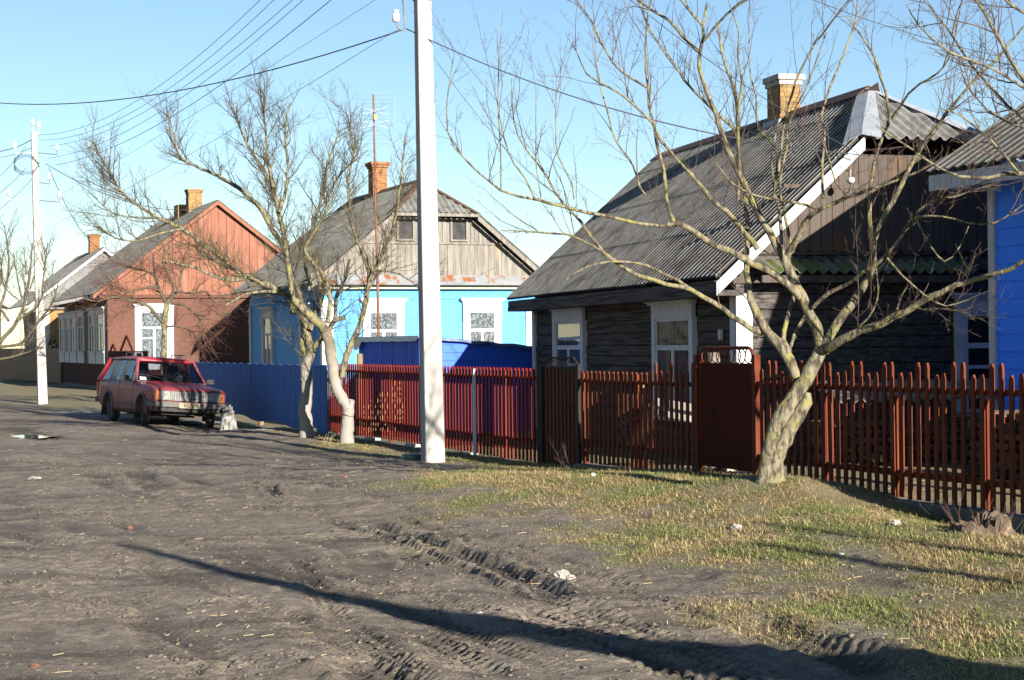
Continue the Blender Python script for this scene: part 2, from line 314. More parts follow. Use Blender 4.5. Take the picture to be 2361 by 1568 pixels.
def hfun(X, Y, fine=True):
    h = hbase(X, Y)
    if not fine: return h
    g = grass_mask(X, Y); near = 1-sst(45, 80, Y)
    h = h+near*((fbm(X*.9, Y*.9, 21, 3)-.5)*.040+(fbm(X*5, Y*5, 31, 3)-.5)*.022*(1-.3*g)+(np.abs(fbm(X*9+3, Y*9, 33, 3)-.5))*.022*sst(.42,.6,fbm(X*.7,Y*.7,35,2))+(np.abs(fbm(X*17, Y*17, 41, 3)-.5))*.016)
    al = -SF*X+KF*Y; ac = KF*X+SF*Y
    h = h+near*(fbm(al*.30, ac*2.6, 121, 3)-.5)*.050*(1-.6*g)+near*(fbm(al*1.1, ac*7, 131, 4)-.5)*.034*(1-.5*g)
    cl = fbm(X*1.6, Y*1.6, 77, 3)
    h = h+near*sst(.52, .62, cl)*(vnoise(X*17, Y*17, 55))*.020*(1-g)
    for P, wd, dep, tr, per, rim in ruts:
        x0, y0 = P.min(0)-1; x1, y1 = P.max(0)+1
        mk_ = (X > x0) & (X < x1) & (Y > y0) & (Y < y1)
        if not mk_.any(): continue
        x = X[mk_]; y = Y[mk_]; best = np.full(x.shape, 1e9); s = np.zeros(x.shape); side = np.zeros(x.shape); acc = 0; tot = 0
        seglen = [np.hypot(*(P[i+1]-P[i])) for i in range(len(P)-1)]; TL = sum(seglen)
        for i in range(len(P)-1):
            a = P[i]; dv = P[i+1]-a; L = seglen[i]; u = dv/L
            t = np.clip((x-a[0])*u[0]+(y-a[1])*u[1], 0, L); dx = x-a[0]-u[0]*t; dy = y-a[1]-u[1]*t
            D = np.hypot(dx, dy); sd_ = u[0]*dy-u[1]*dx; q = D < best
            best = np.where(q, D, best); s = np.where(q, acc+t, s); side = np.where(q, sd_, side); acc += L
        wob = (fbm(x*2.2, y*2.2, 91, 3)-.5)*.10
        best = np.abs(side+wob)*(best < 1.2)+best*(best >= 1.2)+np.where((s <= 0) | (s >= TL), 1.0, 0)*best*.0
        ends = sst(0, .35, s)*(1-sst(TL-.35, TL, s))
        e = best/wd
        prof = -dep*(1-sst(.35, .75, e))+dep*rim*.6*np.exp(-((e-.95)/.22)**2)*(.4+.9*vnoise(x*9, y*9, 5))
        trd = tr*.85*(.4+1.0*vnoise(x*3, y*3, 8))*(1-sst(.55, .8, e))*(np.sin(2*math.pi*(s+np.abs(side)*.6)/per) > .0)*(np.abs(side) > wd*.08)
        h2 = h[mk_]; h2 = h2+(prof+trd)*ends*np.where(e < 3, 1, 0); h[mk_] = h2
    return h
def axis(segs):
    a = [segs[0][0]]
    for x0, x1, d0, d1 in segs:
        x = x0
        while x < x1-1e-6:
            t = (x-x0)/(x1-x0); x = min(x1, x+d0*(d1/d0)**t); a.append(x)
    return np.array(a)
def build_ground():
    xs = axis([(-900, -60, 90, 6), (-60, -14, 4, .25), (-14, -6, .12, .04), (-6, 5.5, .019, .019), (5.5, 14, .04, .5), (14, 60, .8, 6), (60, 900, 8, 90)])
    ys = [-900.]; 
    for v in (-500, -250, -120, -60, -30, -15, -8, -4, 0, 2, 4, 5.5, 6.5): ys.append(float(v))
    y = 6.5
    while y < 110: y += max(.013, .45*y*y/2776.); ys.append(y)
    while y < 900: y *= 1.15; ys.append(y)
    ys = np.array(ys)
    X, Y = np.meshgrid(xs, ys); Z = hfun(X, Y)
    far = sst(60, 400, np.hypot(X, Y)); Z = Z*(1-far)
    nx, ny = len(xs), len(ys); V = np.stack([X, Y, Z], -1).reshape(-1, 3)
    i = np.arange(nx*ny).reshape(ny, nx)
    F = np.stack([i[:-1, :-1].ravel(), i[:-1, 1:].ravel(), i[1:, 1:].ravel(), i[1:, :-1].ravel()], -1)
    print('ground', nx, ny)
    m = bpy.data.materials.new('muddy_ground'); m.use_nodes = True; n = m.node_tree.nodes; l = m.node_tree.links; p = n['Principled BSDF']
    o = mesh_obj('ground', V, F, m, None, True)
    at_ = o.data.attributes.new('grass', 'FLOAT', 'POINT'); at_.data.foreach_set('value', grass_mask(X, Y).ravel().astype(np.float32))
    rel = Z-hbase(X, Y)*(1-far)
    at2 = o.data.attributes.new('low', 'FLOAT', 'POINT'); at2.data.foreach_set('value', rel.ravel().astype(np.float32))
    ga = n.new('ShaderNodeAttribute'); ga.attribute_name = 'grass'; lo = n.new('ShaderNodeAttribute'); lo.attribute_name = 'low'
    geo = n.new('ShaderNodeNewGeometry')
    def noise(s, d=8, v=None, rough=.6):
        t = n.new('ShaderNodeTexNoise'); t.inputs['Scale'].default_value = s; t.inputs['Detail'].default_value = d; t.inputs['Roughness'].default_value = rough
        if v:
            mp = n.new('ShaderNodeMapping'); mp.inputs['Scale'].default_value = v; l.new(geo.outputs['Position'], mp.inputs[0]); l.new(mp.outputs[0], t.inputs[0])
        else: l.new(geo.outputs['Position'], t.inputs[0])
        return t.outputs[0]
    def rng_(s, a, b, c=0, d=1):
        r = n.new('ShaderNodeMapRange'); r.inputs[1].default_value = a; r.inputs[2].default_value = b; r.inputs[3].default_value = c; r.inputs[4].default_value = d; l.new(s, r.inputs[0]); return r.outputs[0]
    def mix(f, a, b):
        x = n.new('ShaderNodeMix'); x.data_type = 'RGBA'; l.new(f, x.inputs['Factor'])
        for k, v in (('A', a), ('B', b)):
            if isinstance(v, tuple): x.inputs[k].default_value = (*v, 1)
            else: l.new(v, x.inputs[k])
        return x.outputs['Result']
    mud = mix(rng_(noise(.9), .38, .62), (.140,.114,.088), (.235,.195,.153))
    mud = mix(rng_(noise(3.5), .45, .6), mud, (.185,.150,.118))
    mud = mix(rng_(noise(1, 7, (.55, 2.2, 1)), .50, .66), mud, (.068,.055,.044))
    mud = mix(rng_(noise(9, 9, None, .75), .50, .62), mud, (.105,.085,.067)); mud = mix(rng_(noise(34, 6, None, .7), .56, .64), mud, (.31,.26,.20))
    mud = mix(rng_(noise(60, 4), .30, .42, 1, 0), mud, (.085,.070,.056))
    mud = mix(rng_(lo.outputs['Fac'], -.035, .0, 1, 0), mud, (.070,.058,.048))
    gr = mix(rng_(noise(2.2), .40, .60), (.23,.185,.10), (.15,.15,.055))
    gr = mix(rng_(noise(14), .42, .6), gr, (.19,.155,.105))
    gf = rng_(noise(7, 8), .2, .8, -.35, .35)
    ad = n.new('ShaderNodeMath'); ad.use_clamp = True; l.new(ga.outputs['Fac'], ad.inputs[0]); l.new(gf, ad.inputs[1])
    ms = n.new('ShaderNodeMath'); ms.operation = 'MULTIPLY'; l.new(ad.outputs[0], ms.inputs[0]); l.new(rng_(ga.outputs['Fac'], 0, .2), ms.inputs[1])
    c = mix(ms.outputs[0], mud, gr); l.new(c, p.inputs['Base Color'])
    l.new(rng_(noise(1.3), .3, .7, .75, .95), p.inputs['Roughness']); p.inputs['Specular IOR Level'].default_value = .25
    b = n.new('ShaderNodeBump'); b.inputs['Distance'].default_value = .022; b.inputs['Strength'].default_value = 1; l.new(noise(45, 8, None, .7), b.inputs['Height']); l.new(b.outputs[0], p.inputs['Normal'])
    tag(o, kind='structure'); return o
ground = build_ground()
def gz(x, y): return float(hfun(np.array([x]), np.array([y]), False)[0])
def gzf(x, y): return float(hfun(np.array([float(x)]), np.array([float(y)]), True)[0])
# puddle
def puddle():
    m = bpy.data.materials.new('puddle_water'); m.use_nodes = True; p = m.node_tree.nodes['Principled BSDF']
    p.inputs['Base Color'].default_value = (.03,.03,.035,1); p.inputs['Roughness'].default_value = .04; p.inputs['Specular IOR Level'].default_value = .8
    c = on_ground(22, 1001); mb = MB(); N = 40; vs = [(c.x, c.y, 0)]
    for k in range(N):
        a = 2*math.pi*k/N; r = 1+.35*math.sin(3*a+1)+.2*math.sin(7*a)
        vs.append((c.x+1.1*r*math.cos(a), c.y+1.7*r*math.sin(a), 0))
    mb.add(vs, [(0, 1+k, 1+(k+1) % N) for k in range(N)])
    o = mb.build('puddle', m); o.location.z = gz(c.x, c.y)-.012; tag(o, kind='structure')
puddle()

# ------------------------------------------------------------------ grass blades, straw, clods
def blades():
    X = []; Y = []
    N = 3200000
    y = 7.5+rng.random(N)**1.5*23; x = -5+rng.random(N)*13
    vis = np.abs(x/y) < .36
    x = x[vis]; y = y[vis]; g = grass_mask(x, y); pt = fbm(x*2.5, y*2.5, 60, 4); d = fence_d(x, y)
    keep = (rng.random(len(x)) < g*(.22+1.3*sst(.36, .58, pt))) & (d > .06)
    x = x[keep]; y = y[keep]; g = g[keep]; pt = pt[keep]
    # sparse tufts along the foundation and at trunk feet
    s = rng.random(9000)*24; dd = .1+rng.random(9000)**2*.35
    yb = 12.8+s*KF; xb = CF-TF*yb-dd/KF
    x = np.concatenate([x, xb]); y = np.concatenate([y, yb]); n0 = len(g); g = np.concatenate([g, np.full(9000, 1.)]); pt = np.concatenate([pt, rng.random(9000)])
    n = len(x); z = hfun(x, y)
    L = (.014+.050*rng.random(n)**2.0)*(.55+.6*g); L[n0:] *= 1.8
    a = rng.random(n)*2*math.pi; lean = (.7+9.0*rng.random(n)**1.2)
    ux = np.cos(a); uy = np.sin(a); wv = .0014+.0014*rng.random(n)
    px = -uy*wv; py = ux*wv
    nrm = np.sqrt(1+lean**2); dz = L/nrm; dh = L*lean/nrm
    V = np.zeros((n, 5, 3), np.float32)
    V[:, 0] = np.stack([x-px, y-py, z-.004], -1); V[:, 1] = np.stack([x+px, y+py, z-.004], -1)
    mx_, my_, mz_ = x+ux*dh*.35, y+uy*dh*.35, z+dz*.62
    V[:, 2] = np.stack([mx_+px*.8, my_+py*.8, mz_], -1); V[:, 3] = np.stack([mx_-px*.8, my_-py*.8, mz_], -1)
    V[:, 4] = np.stack([x+ux*dh, y+uy*dh, z+dz], -1)
    b = np.arange(n)*5
    F1 = np.stack([b, b+1, b+2], -1); F2 = np.stack([b, b+2, b+3], -1); F3 = np.stack([b+3, b+2, b+4], -1)
    F = np.concatenate([F1, F2, F3])
    gn = fbm(x*2.6+9, y*1.6, 13, 5); green = (rng.random(n) < sst(.38, .66, gn)*.62+.10).astype(np.float32)
    m = bpy.data.materials.new('grass_blades'); m.use_nodes = True; nd = m.node_tree.nodes; l = m.node_tree.links; p = nd['Principled BSDF']; p.inputs['Roughness'].default_value = .7
    A = nd.new('ShaderNodeAttribute'); A.attribute_name = 'hue'; cr = nd.new('ShaderNodeValToRGB'); l.new(A.outputs['Fac'], cr.inputs[0])
    e = cr.color_ramp.elements; e[0].position = 0; e[0].color = (.30,.215,.10,1); e[1].position = 1; e[1].color = (.075,.125,.022,1)
    for pos, c in ((.3, (.17,.115,.055,1)), (.5, (.40,.31,.15,1)), (.62, (.15,.165,.045,1))):
        q = e.new(pos); q.color = c
    l.new(cr.outputs[0], p.inputs['Base Color'])
    o = mesh_obj('grass', V.reshape(-1, 3), F, m); print('blades', n)
    hue = np.where(green > 0, .6+.4*rng.random(n), .55*rng.random(n)).astype(np.float32)
    at_ = o.data.attributes.new('hue', 'FLOAT', 'POINT'); at_.data.foreach_set('value', np.repeat(hue, 5))
    tag(o, 'short dry and green grass on the bank before the red fence', 'grass', kind='stuff')
blades()
def clods():
    V = []; F = []; ico = [(0,0,1),(.89,0,.45),(.28,.85,.45),(-.72,.53,.45),(-.72,-.53,.45),(.28,-.85,.45),(.72,.53,-.45),(-.28,.85,-.45),(-.89,0,-.45),(-.28,-.85,-.45),(.72,-.53,-.45),(0,0,-1)]
    fc = [(0,1,2),(0,2,3),(0,3,4),(0,4,5),(0,5,1),(1,6,2),(2,7,3),(3,8,4),(4,9,5),(5,10,1),(6,7,2),(7,8,3),(8,9,4),(9,10,5),(10,6,1),(6,11,7),(7,11,8),(8,11,9),(9,11,10),(10,11,6)]
    ico = np.array(ico); fc = np.array(fc); n = 15000
    y = 7.6+rng.random(n)**1.4*22; x = (rng.random(n)-.56)*y*.74
    cl = fbm(x*1.6, y*1.6, 77, 3); k = (rng.random(n) < .25+sst(.5, .62, cl)) & (fence_d(x, y) > .4)
    x = x[k]; y = y[k]; n = len(x); r = .003+.013*rng.random(n)**5; z = hfun(x, y)+r*.2
    for P_, wd_, dep_, *_r in ruts:
        k_ = int(55*np.sum(np.hypot(*np.diff(P_, axis=0).T))*min(1, dep_/.03)); t_ = rng.random(k_)*(len(P_)-1); i_ = t_.astype(int); f_ = (t_-i_)[:, None]
        q_ = P_[i_]*(1-f_)+P_[i_+1]*f_+rng.normal(0, wd_*.75, (k_, 2)); x = np.concatenate([x, q_[:, 0]]); y = np.concatenate([y, q_[:, 1]]); r = np.concatenate([r, .003+.012*rng.random(k_)**4])
    n = len(x); z = hfun(x, y)+r*.15
    S = r[:, None, None]*(.5+1.0*rng.random((n, 12, 1)))*ico[None]*np.array([1.2, 1.2, .7])
    V = S+np.stack([x, y, z], -1)[:, None]; F = (fc[None]+(np.arange(n)*12)[:, None, None]).reshape(-1, 3)
    o = mesh_obj('gravel', V.reshape(-1, 3), F, mk('pebbles', (.145,.12,.095), (.07,.058,.048), (3,3,3), .95))
    tag(o, 'small pebbles and clods strewn over the muddy road', 'gravel', kind='stuff')
    V = []; F = []; n = 2600
    y = 7.8+rng.random(n)**1.2*26; x = (rng.random(n)-.62)*y*.7; c = fbm(x*.7, y*.7, 99, 2)
    k = rng.random(n) < .08+sst(.55, .7, c)*.8; x = x[k]; y = y[k]; n = len(x); z = hfun(x, y)+.006
    a = rng.normal(0, .9, n); L = .02+.07*rng.random(n)**2; wv = .0016+.001*rng.random(n)
    ux = np.cos(a)*L; uy = np.sin(a)*L; px = -np.sin(a)*wv; py = np.cos(a)*wv
    V = np.stack([np.stack([x-px, y-py, z], -1), np.stack([x+px, y+py, z+.003], -1), np.stack([x+ux+px, y+uy+py, z+.008], -1), np.stack([x+ux-px, y+uy-py, z+.005], -1)], 1)
    F = np.arange(n*4).reshape(-1, 4)
    o = mesh_obj('straw', V.reshape(-1, 3), F, M['straw']); tag(o, 'scattered bits of dry straw on the mud', 'straw', kind='stuff')
clods()

# ------------------------------------------------------------------ roofing, boards, windows
def corr(width, vmax, slope_dir, pitch=.15, amp=.027, course=1.15, step=.007, per=8, jit=.0):
    """corrugated sheet: x along the eave, v up the slope; vmax(x) clips it. returns V,F in (x, v, n) coordinates"""
    nx = int(width/pitch*per)+1; xs = np.linspace(0, width, nx); vm = np.array([vmax(x) for x in xs]); L = vm.max()
    nc = max(1, int(math.ceil(L/course))); V = []; F = []
    for c in range(nc):
        v0 = c*course-(.06 if c else 0); v1 = min((c+1)*course, L); b = len(V)//1
        base = len(V); sag = np.repeat(rng.random(int(nx/per/8)+2)*jit, per*8)[:nx]
        for q, (v, off) in enumerate(((v0, step), (v1, 0))):
            for i, x in enumerate(xs):
                vv = min(v+(sag[i] if q == 0 and c == 0 else 0), vm[i]); V.append((x, vv, amp*math.cos(2*math.pi*x/pitch)+off+(.0012*(i//(per*8) % 2))))
        for i in range(nx-1):
            if vm[i] <= v0+1e-4 and vm[i+1] <= v0+1e-4: continue
            F.append((base+i, base+i+1, base+nx+i+1, base+nx+i))
    return V, F
def roof_sheet(parent, name, origin, ex, ev, en, width, vmax, mat, label=None, **k):
    V, F = corr(width, vmax, None, **k); o3 = Vector(origin); ex = Vector(ex); ev = Vector(ev); en = Vector(en)
    W = [o3+ex*a+ev*b+en*c for a, b, c in V]
    o = mesh_obj(name, W, F, mat, parent, False)
    md = o.modifiers.new('s', 'SOLIDIFY'); md.thickness = .008; md.offset = -1
    if label: o['label'] = label
    return o
def gab(a, n, z): return (a, -n, z)        # gable plane: a to the right, n out towards the camera side
def fac(a, n, z): return (-n, a, z)        # street plane: a away along the street, n out towards the street
def hbox(mb, fn, a0, a1, n0, n1, z0, z1):
    vs = [fn(*p) for p in ((a0,n0,z0),(a1,n0,z0),(a1,n1,z0),(a0,n1,z0),(a0,n0,z1),(a1,n0,z1),(a1,n1,z1),(a0,n1,z1))]
    mb.add(vs, [(0,3,2,1),(4,5,6,7),(0,1,5,4),(1,2,6,5),(2,3,7,6),(3,0,4,7)])
def lap(mb, fn, a0, a1, z0, z1, pitch, n=0.0, dep=.012):
    z = z0
    while z < z1-1e-4:
        zt = min(z+pitch, z1); b = len(mb.v)
        mb.v += [fn(a0, n+dep, z), fn(a1, n+dep, z), fn(a1, n+.001, zt), fn(a0, n+.001, zt), fn(a0, n+.001, z), fn(a1, n+.001, z)]
        mb.f += [(b, b+1, b+2, b+3), (b+4, b+5, b+1, b)]; z = zt
def vboards(mb, fn, a0, a1, zlo, zhi, pitch, gap=.012, th=.02, n=0.0, point=0, jit=.006):
    a = a0
    while a < a1-1e-4:
        b1 = min(a+pitch, a1); x0 = a+gap/2; x1 = b1-gap/2; t = th+random.random()*jit
        if x1-x0 > .01:
            l0, l1 = zlo(x0), zlo(x1); h0, h1 = zhi(x0), zhi(x1); xm = (x0+x1)/2
            if h0 > l0+.01 or h1 > l1+.01:
                h0 = max(h0, l0+.005); h1 = max(h1, l1+.005)
                poly = [(x0, l0), (xm, (l0+l1)/2-point), (x1, l1), (x1, h1), (xm, max((h0+h1)/2, zhi(xm))), (x0, h0)]
                mb.prism(poly, lambda p, q, r: fn(p, r, q), n, n+t)
        a = b1
def window(parent, fn, a0, a1, z0, z1, head=.22, sill=.0, cas=.13, mat='white_paint', curtain='curtain', dent=False, top_frac=.33, cross=True, small=False, apron=.0, headw=.08, off=None):
    """casing outer limits; head = height of the cornice board"""
    f0 = fn; off = .052 if mat == 'white_old' and off is None else (.016 if off is None else off); fn = lambda a, n_, z: f0(a, n_+off, z)
    mb = MB(); N1 = .055
    zt = z1-head; zb = z0+apron
    hbox(mb, fn, a0, a0+cas, -off, N1, zb, zt); hbox(mb, fn, a1-cas, a1, .0, N1, zb, zt)
    hbox(mb, fn, a0, a1, .0, N1+.004, zt-.001, zt+head*.72); hbox(mb, fn, a0, a1, 0, N1+.003, z0, zb+cas*.6)
    hbox(mb, fn, a0-headw*.5, a1+headw*.5, 0, N1+.05, zt+head*.72, zt+head*.86); hbox(mb, fn, a0-headw, a1+headw, 0, N1+.09, zt+head*.86, z1)
    if apron: hbox(mb, fn, a0-.03, a1+.03, 0, N1+.05, zb+cas*.6, zb+cas*.6+.035)
    if dent:
        k = a0+.06
        while k < a1-.1: hbox(mb, fn, k, k+.045, N1, N1+.02, zt+head*.35, zt+head*.72); k += .09
        for a in (a0, a1-.09): hbox(mb, fn, a+.0, a+.09, N1, N1+.035, zt-.25, zt+head*.5)
    fr = mb.build('window', M[mat], parent)
    ia0, ia1 = a0+cas, a1-cas; iz0, iz1 = zb+cas*.6, zt; zm = iz1-(iz1-iz0)*top_frac
    mb = MB(); t = .045; n0, n1 = .012, .040
    for q in ((ia0, ia0+t, iz0, iz1), (ia1-t, ia1, iz0, iz1)): hbox(mb, fn, q[0], q[1], n0, n1, q[2], q[3])
    for q in ((iz0, iz0+t), (zm-t*.8, zm+t*.8), (iz1-t, iz1)): hbox(mb, fn, ia0+t, ia1-t, n0, n1-.003, q[0], q[1])
    am = (ia0+ia1)/2
    if cross: hbox(mb, fn, am-t*.9, am+t*.9, n0, n1-.001, iz0+t, zm-t*.8)
    if small: zz = zm-(zm-iz0)*.32; hbox(mb, fn, ia0+t, am-t*.9, n0, n1-.004, zz-t*.5, zz+t*.5)
    mb.build('sash', M[mat], fr)
    mb = MB(); mb.add([fn(ia0, .022, iz0), fn(ia1, .022, iz0), fn(ia1, .022, iz1), fn(ia0, .022, iz1)], [(0, 1, 2, 3)]); mb.build('pane', M['glass'], fr)
    mb = MB(); nn = 40; b0 = []
    for i in range(nn+1):
        a = ia0+(ia1-ia0)*i/nn; o_ = .008+.004*math.sin(i*1.9)
        b0 += [fn(a, o_, iz0), fn(a, o_, iz1-.01)]
    mb.add(b0, [(2*i, 2*i+2, 2*i+3, 2*i+1) for i in range(nn)]); mb.build('curtain', M[curtain], fr, True)
    return fr
def chimney(parent, cx, cy, z0, z1, wx, wy, mat, cap=.05, capm=None, band=True):
    mb = MB(); mb.box(cx-wx/2, cx+wx/2, cy-wy/2, cy+wy/2, z0, z1-.16)
    ch = mb.build('chimney', M[mat], parent, bevel=.006)
    mb = MB()
    mb.box(cx-wx/2-cap*.5, cx+wx/2+cap*.5, cy-wy/2-cap*.5, cy+wy/2+cap*.5, z1-.165, z1-.09); mb.box(cx-wx/2-cap, cx+wx/2+cap, cy-wy/2-cap, cy+wy/2+cap, z1-.091, z1)
    mb.build('cap', M[capm or mat], ch, bevel=.012)
    return ch
def gable_house(name, label, origin, alpha, W, L, ze, slope, oe, og, ridge0=None, ridge1=None, hiphalf=None, roofmat='roof', pitch=.16, z0=-.3, amp=.028, course=1.15, far_hip=False, ridge_z=None):
    h = empty(name, origin, alpha, label, 'house')
    zr = ze+slope*(W/2+oe); th = math.atan(slope); cs, sn = math.cos(th), math.sin(th)
    u0, u1 = -og, L+og; full = (W/2+oe)/cs
    r0 = ridge0 if ridge0 is not None else u0; hv = full if hiphalf is None else full-hiphalf/cs
    def vm(x):
        u = u0+x
        v = full
        if ridge0 is not None and u < ridge0: v = hv+(full-hv)*max(0, (u-u0))/(ridge0-u0)
        if far_hip:
            q = ridge1
            if u > q: v = min(v, full*max(0.0, 1-(u-q)/(u1-q)*(.55)))
        return v
    roof_sheet(h, 'roof', (-oe, u0, ze), (0,1,0), (cs,0,sn), (-sn,0,cs), u1-u0, vm, groove_shade(roofmat, 1, pitch, u0), pitch=pitch, amp=amp, course=course, jit=.03)
    roof_sheet(h, 'roof', (W+oe, u0, ze), (0,1,0), (-cs,0,sn), (sn,0,cs), u1-u0, vm, M[roofmat], pitch=pitch, amp=amp, course=course)
    if ridge0 is not None:
        zh = zr-hiphalf*slope; rise = zr-zh; run = ridge0-u0; sl = math.hypot(rise, run)
        roof_sheet(h, 'roof', (W/2-hiphalf, u0, zh), (1,0,0), (0,run/sl,rise/sl), (0,-rise/sl,run/sl), 2*hiphalf,
                   lambda x: sl*max(0.0, 1-abs(x-hiphalf)/hiphalf), M['roof_light' if name == 'log_house' else roofmat], pitch=pitch, amp=amp, course=.7)
    return h, zr, th
# ================================================================== log house (dark, front right)
AL = R(15.3)
h, zr, th = gable_house('log_house', 'dark log house with steep grey corrugated roof and white window casings behind the picket fence', (2.89, 22.05, 0), AL,
                        5.0, 9.3, 2.38, .905, .45, .35, ridge0=1.3, hiphalf=.95, roofmat='roof')
LOG = h
mb = MB()                                                   # log walls: rows of uneven planks
def log_rows(mb, fn, a0, a1, z0, z1, rowh=.17):
    z = z0
    while z < z1-.02:
        zt = min(z1, z+rowh*(.8+.4*random.random())); n = max(8, int((a1-a0)/.35)); b = len(mb.v); d = .02+.02*random.random()
        for i in range(n+1):
            a = a0+(a1-a0)*i/n; w1 = .012*(random.random()-.5); w2 = .012*(random.random()-.5); e = d+.006*(random.random()-.5)
            mb.v += [fn(a, .0, z), fn(a, e, z+.012+w1), fn(a, e+.006, (z+zt)/2), fn(a, e, zt-.010+w2), fn(a, .0, zt)]
        for i in range(n):
            for k in range(4): mb.f.append((b+i*5+k, b+i*5+5+k, b+i*5+6+k, b+i*5+1+k))
        z = zt
log_rows(mb, fac, 0, 9.3, -.1, 2.75)
log_rows(mb, gab, 0, 5.0, -.1, 2.75)
mb.box(.002, 5.0, .002, 9.3, -.3, 2.75)
mb.build('wall', M['dark_wood'], h)
mb = MB(); GZ = lambda a: min(2.38+.905*(a+.45 if a < 2.5 else 5.45-a), 4.10)-.10
vboards(mb, gab, 0, 5.0, lambda a: 2.76, lambda a: min(GZ(a), 3.55), .16, .008, .03, .03, point=.05)
def diag(a): return GZ(a)
vboards(mb, gab, .55, 4.45, lambda a: 3.60, diag, .14, .006, .02, .012)
hbox(mb, gab, .6, 4.4, .03, .075, 3.55, 3.60)
mb.build('gable_boards', M['brown_board'], h)
mb = MB(); mb.prism([(0, 2.7), (5, 2.7), (5, GZ(5)-.02), (3.4, 4.0), (1.6, 4.0), (0, GZ(0)-.02)], lambda a, b, t: (a, t, b), .004, .03); mb.build('gable_back', M['brown_board'], h)
for sgn in (0, 1):
    mb = MB()
    pa = Vector((-.45, -.37, 2.34)); pb = Vector((1.60, -.37, 2.34+.905*2.05))
    if sgn: pa.x, pb.x = 5-pa.x, 5-pb.x
    mb.beam(pa, pb, .03, .17, (0, 1, 0)) if False else None
    d = (pb-pa); q = Vector((0, 0, -.17))
    mb.add([pa, pb, pb+q, pa+q, pa+Vector((0,.028,0)), pb+Vector((0,.028,0)), pb+q+Vector((0,.028,0)), pa+q+Vector((0,.028,0))], [(0,1,2,3),(7,6,5,4),(0,4,5,1),(1,5,6,2),(2,6,7,3),(3,7,4,0)])
    mb.build('barge_board', M['white_old'], h)

mb = MB(); mb.box(-.46, -.06, -.30, 9.55, 2.17, 2.24); mb.box(-.45, -.40, -.30, 9.55, 2.241, 2.36); mb.box(-.06, .02, -.05, 9.35, 2.14, 2.40); mb.build('eave_boards', M['dark_wood'], h)
for (a0, a1, fn) in ((-.03, .13, fac), (9.18, 9.33, fac)):
    mb = MB(); hbox(mb, fn, a0, a1, .01, .075, .1, 2.2); mb.build('corner_board', M['white_old'], h)
mb = MB(); hbox(mb, gab, -.07, .15, .04, .075, .1, 2.2); mb.build('corner_board', M['white_old'], h)
window(h, fac, 1.38, 2.98, .50, 2.19, head=.26, mat='white_old', curtain='curtain_dim', small=False, apron=.1)
window(h, fac, 6.25, 7.95, .46, 2.22, head=.26, mat='white_old', curtain='curtain_dim', small=True, apron=.1)
window(h, gab, 3.02, 4.35, .45, 2.20, head=.26, mat='white_old', curtain='dark_room', small=True, apron=.1)
# mossy awning sheet over the gable wall
roof_sheet(h, 'awning', (.15, -.42, 2.46), (1,0,0), (0,.92,.39), (0,-.39,.92), 3.0, lambda x: .45, mk('mossy_sheet', (.10,.11,.09), (.16,.17,.13), (6,6,6), .95, c3=(.11,.13,.035), sc3=(4,4,4), lo3=.45, hi3=.6), course=.5)
mb = MB(); mb.box(.15, 3.2, -.40, -.34, 2.33, 2.42); mb.box(-.1, 3.2, -.07, -.03, 2.33, 2.42); mb.build('awning_beam', M['brown_board'], h)
# ridge and hip flashings
mb = MB()
for s_ in (-1, 1):
    mb.add([(2.5, 1.28, zr+.05), (2.5, 9.7, zr+.02), (2.5+s_*.17, 9.7, zr-.115), (2.5+s_*.17, 1.28, zr-.09)], [(0, 1, 2, 3)])
mb.add([(2.5, 1.0, zr+.055), (2.68, 1.28, zr-.10), (2.32, 1.28, zr-.10)], [(0, 1, 2)])
o = mb.build('ridge_cap', M['ridge'], h); md = o.modifiers.new('s', 'SOLIDIFY'); md.thickness = .012
mb = MB(); zh = zr-.95*.905
for s_ in (-1, 1):
    p0 = Vector((2.5, 1.28, zr+.03)); p1 = Vector((2.5+s_*.97, -.40, zh+.03)); q = Vector((s_*.20, .12, -.12)); q2 = Vector((-s_*.22, -.14, -.06))
    mb.add([p0, p1, p1+q, p0+q*.7, p1+q2, p0+q2*.3], [(0, 1, 2, 3), (0, 5, 4, 1)])
o = mb.build('hip_flashing', M['tin'], h); md = o.modifiers.new('s', 'SOLIDIFY'); md.thickness = .006
ch = chimney(h, 2.5, 4.1, 4.5, 5.66, .34, .50, 'brick_y', .055, 'concrete')
mb = MB(); mb.box(2.28, 2.72, 3.80, 4.40, 4.6, 4.97); mb.build('chimney_flashing', M['tin'], ch)
mb = MB(); mb.lathe([(.035,-.05),(.045,-.02),(.03,0),(.045,.02),(.035,.05)], 10, (0,0,0)); o = mb.build('insulator', M['porcelain'], h, True); o.location = (1.35, -.45, 3.62); o.rotation_euler = (R(90),0,0)
o['label'] = 'white porcelain wire holder under the roof edge'
mb = MB(); mb.tube([(1.35,-.33,3.75),(1.35,-.45,3.75),(1.35,-.45,3.62)], .009, 6); mb.build('hook', M['steel'], h)
mb = MB(); mb.box(-.09, -.05, .42, .50, 1.62, 1.75); mb.build('junction_box', M['white_old'], h)

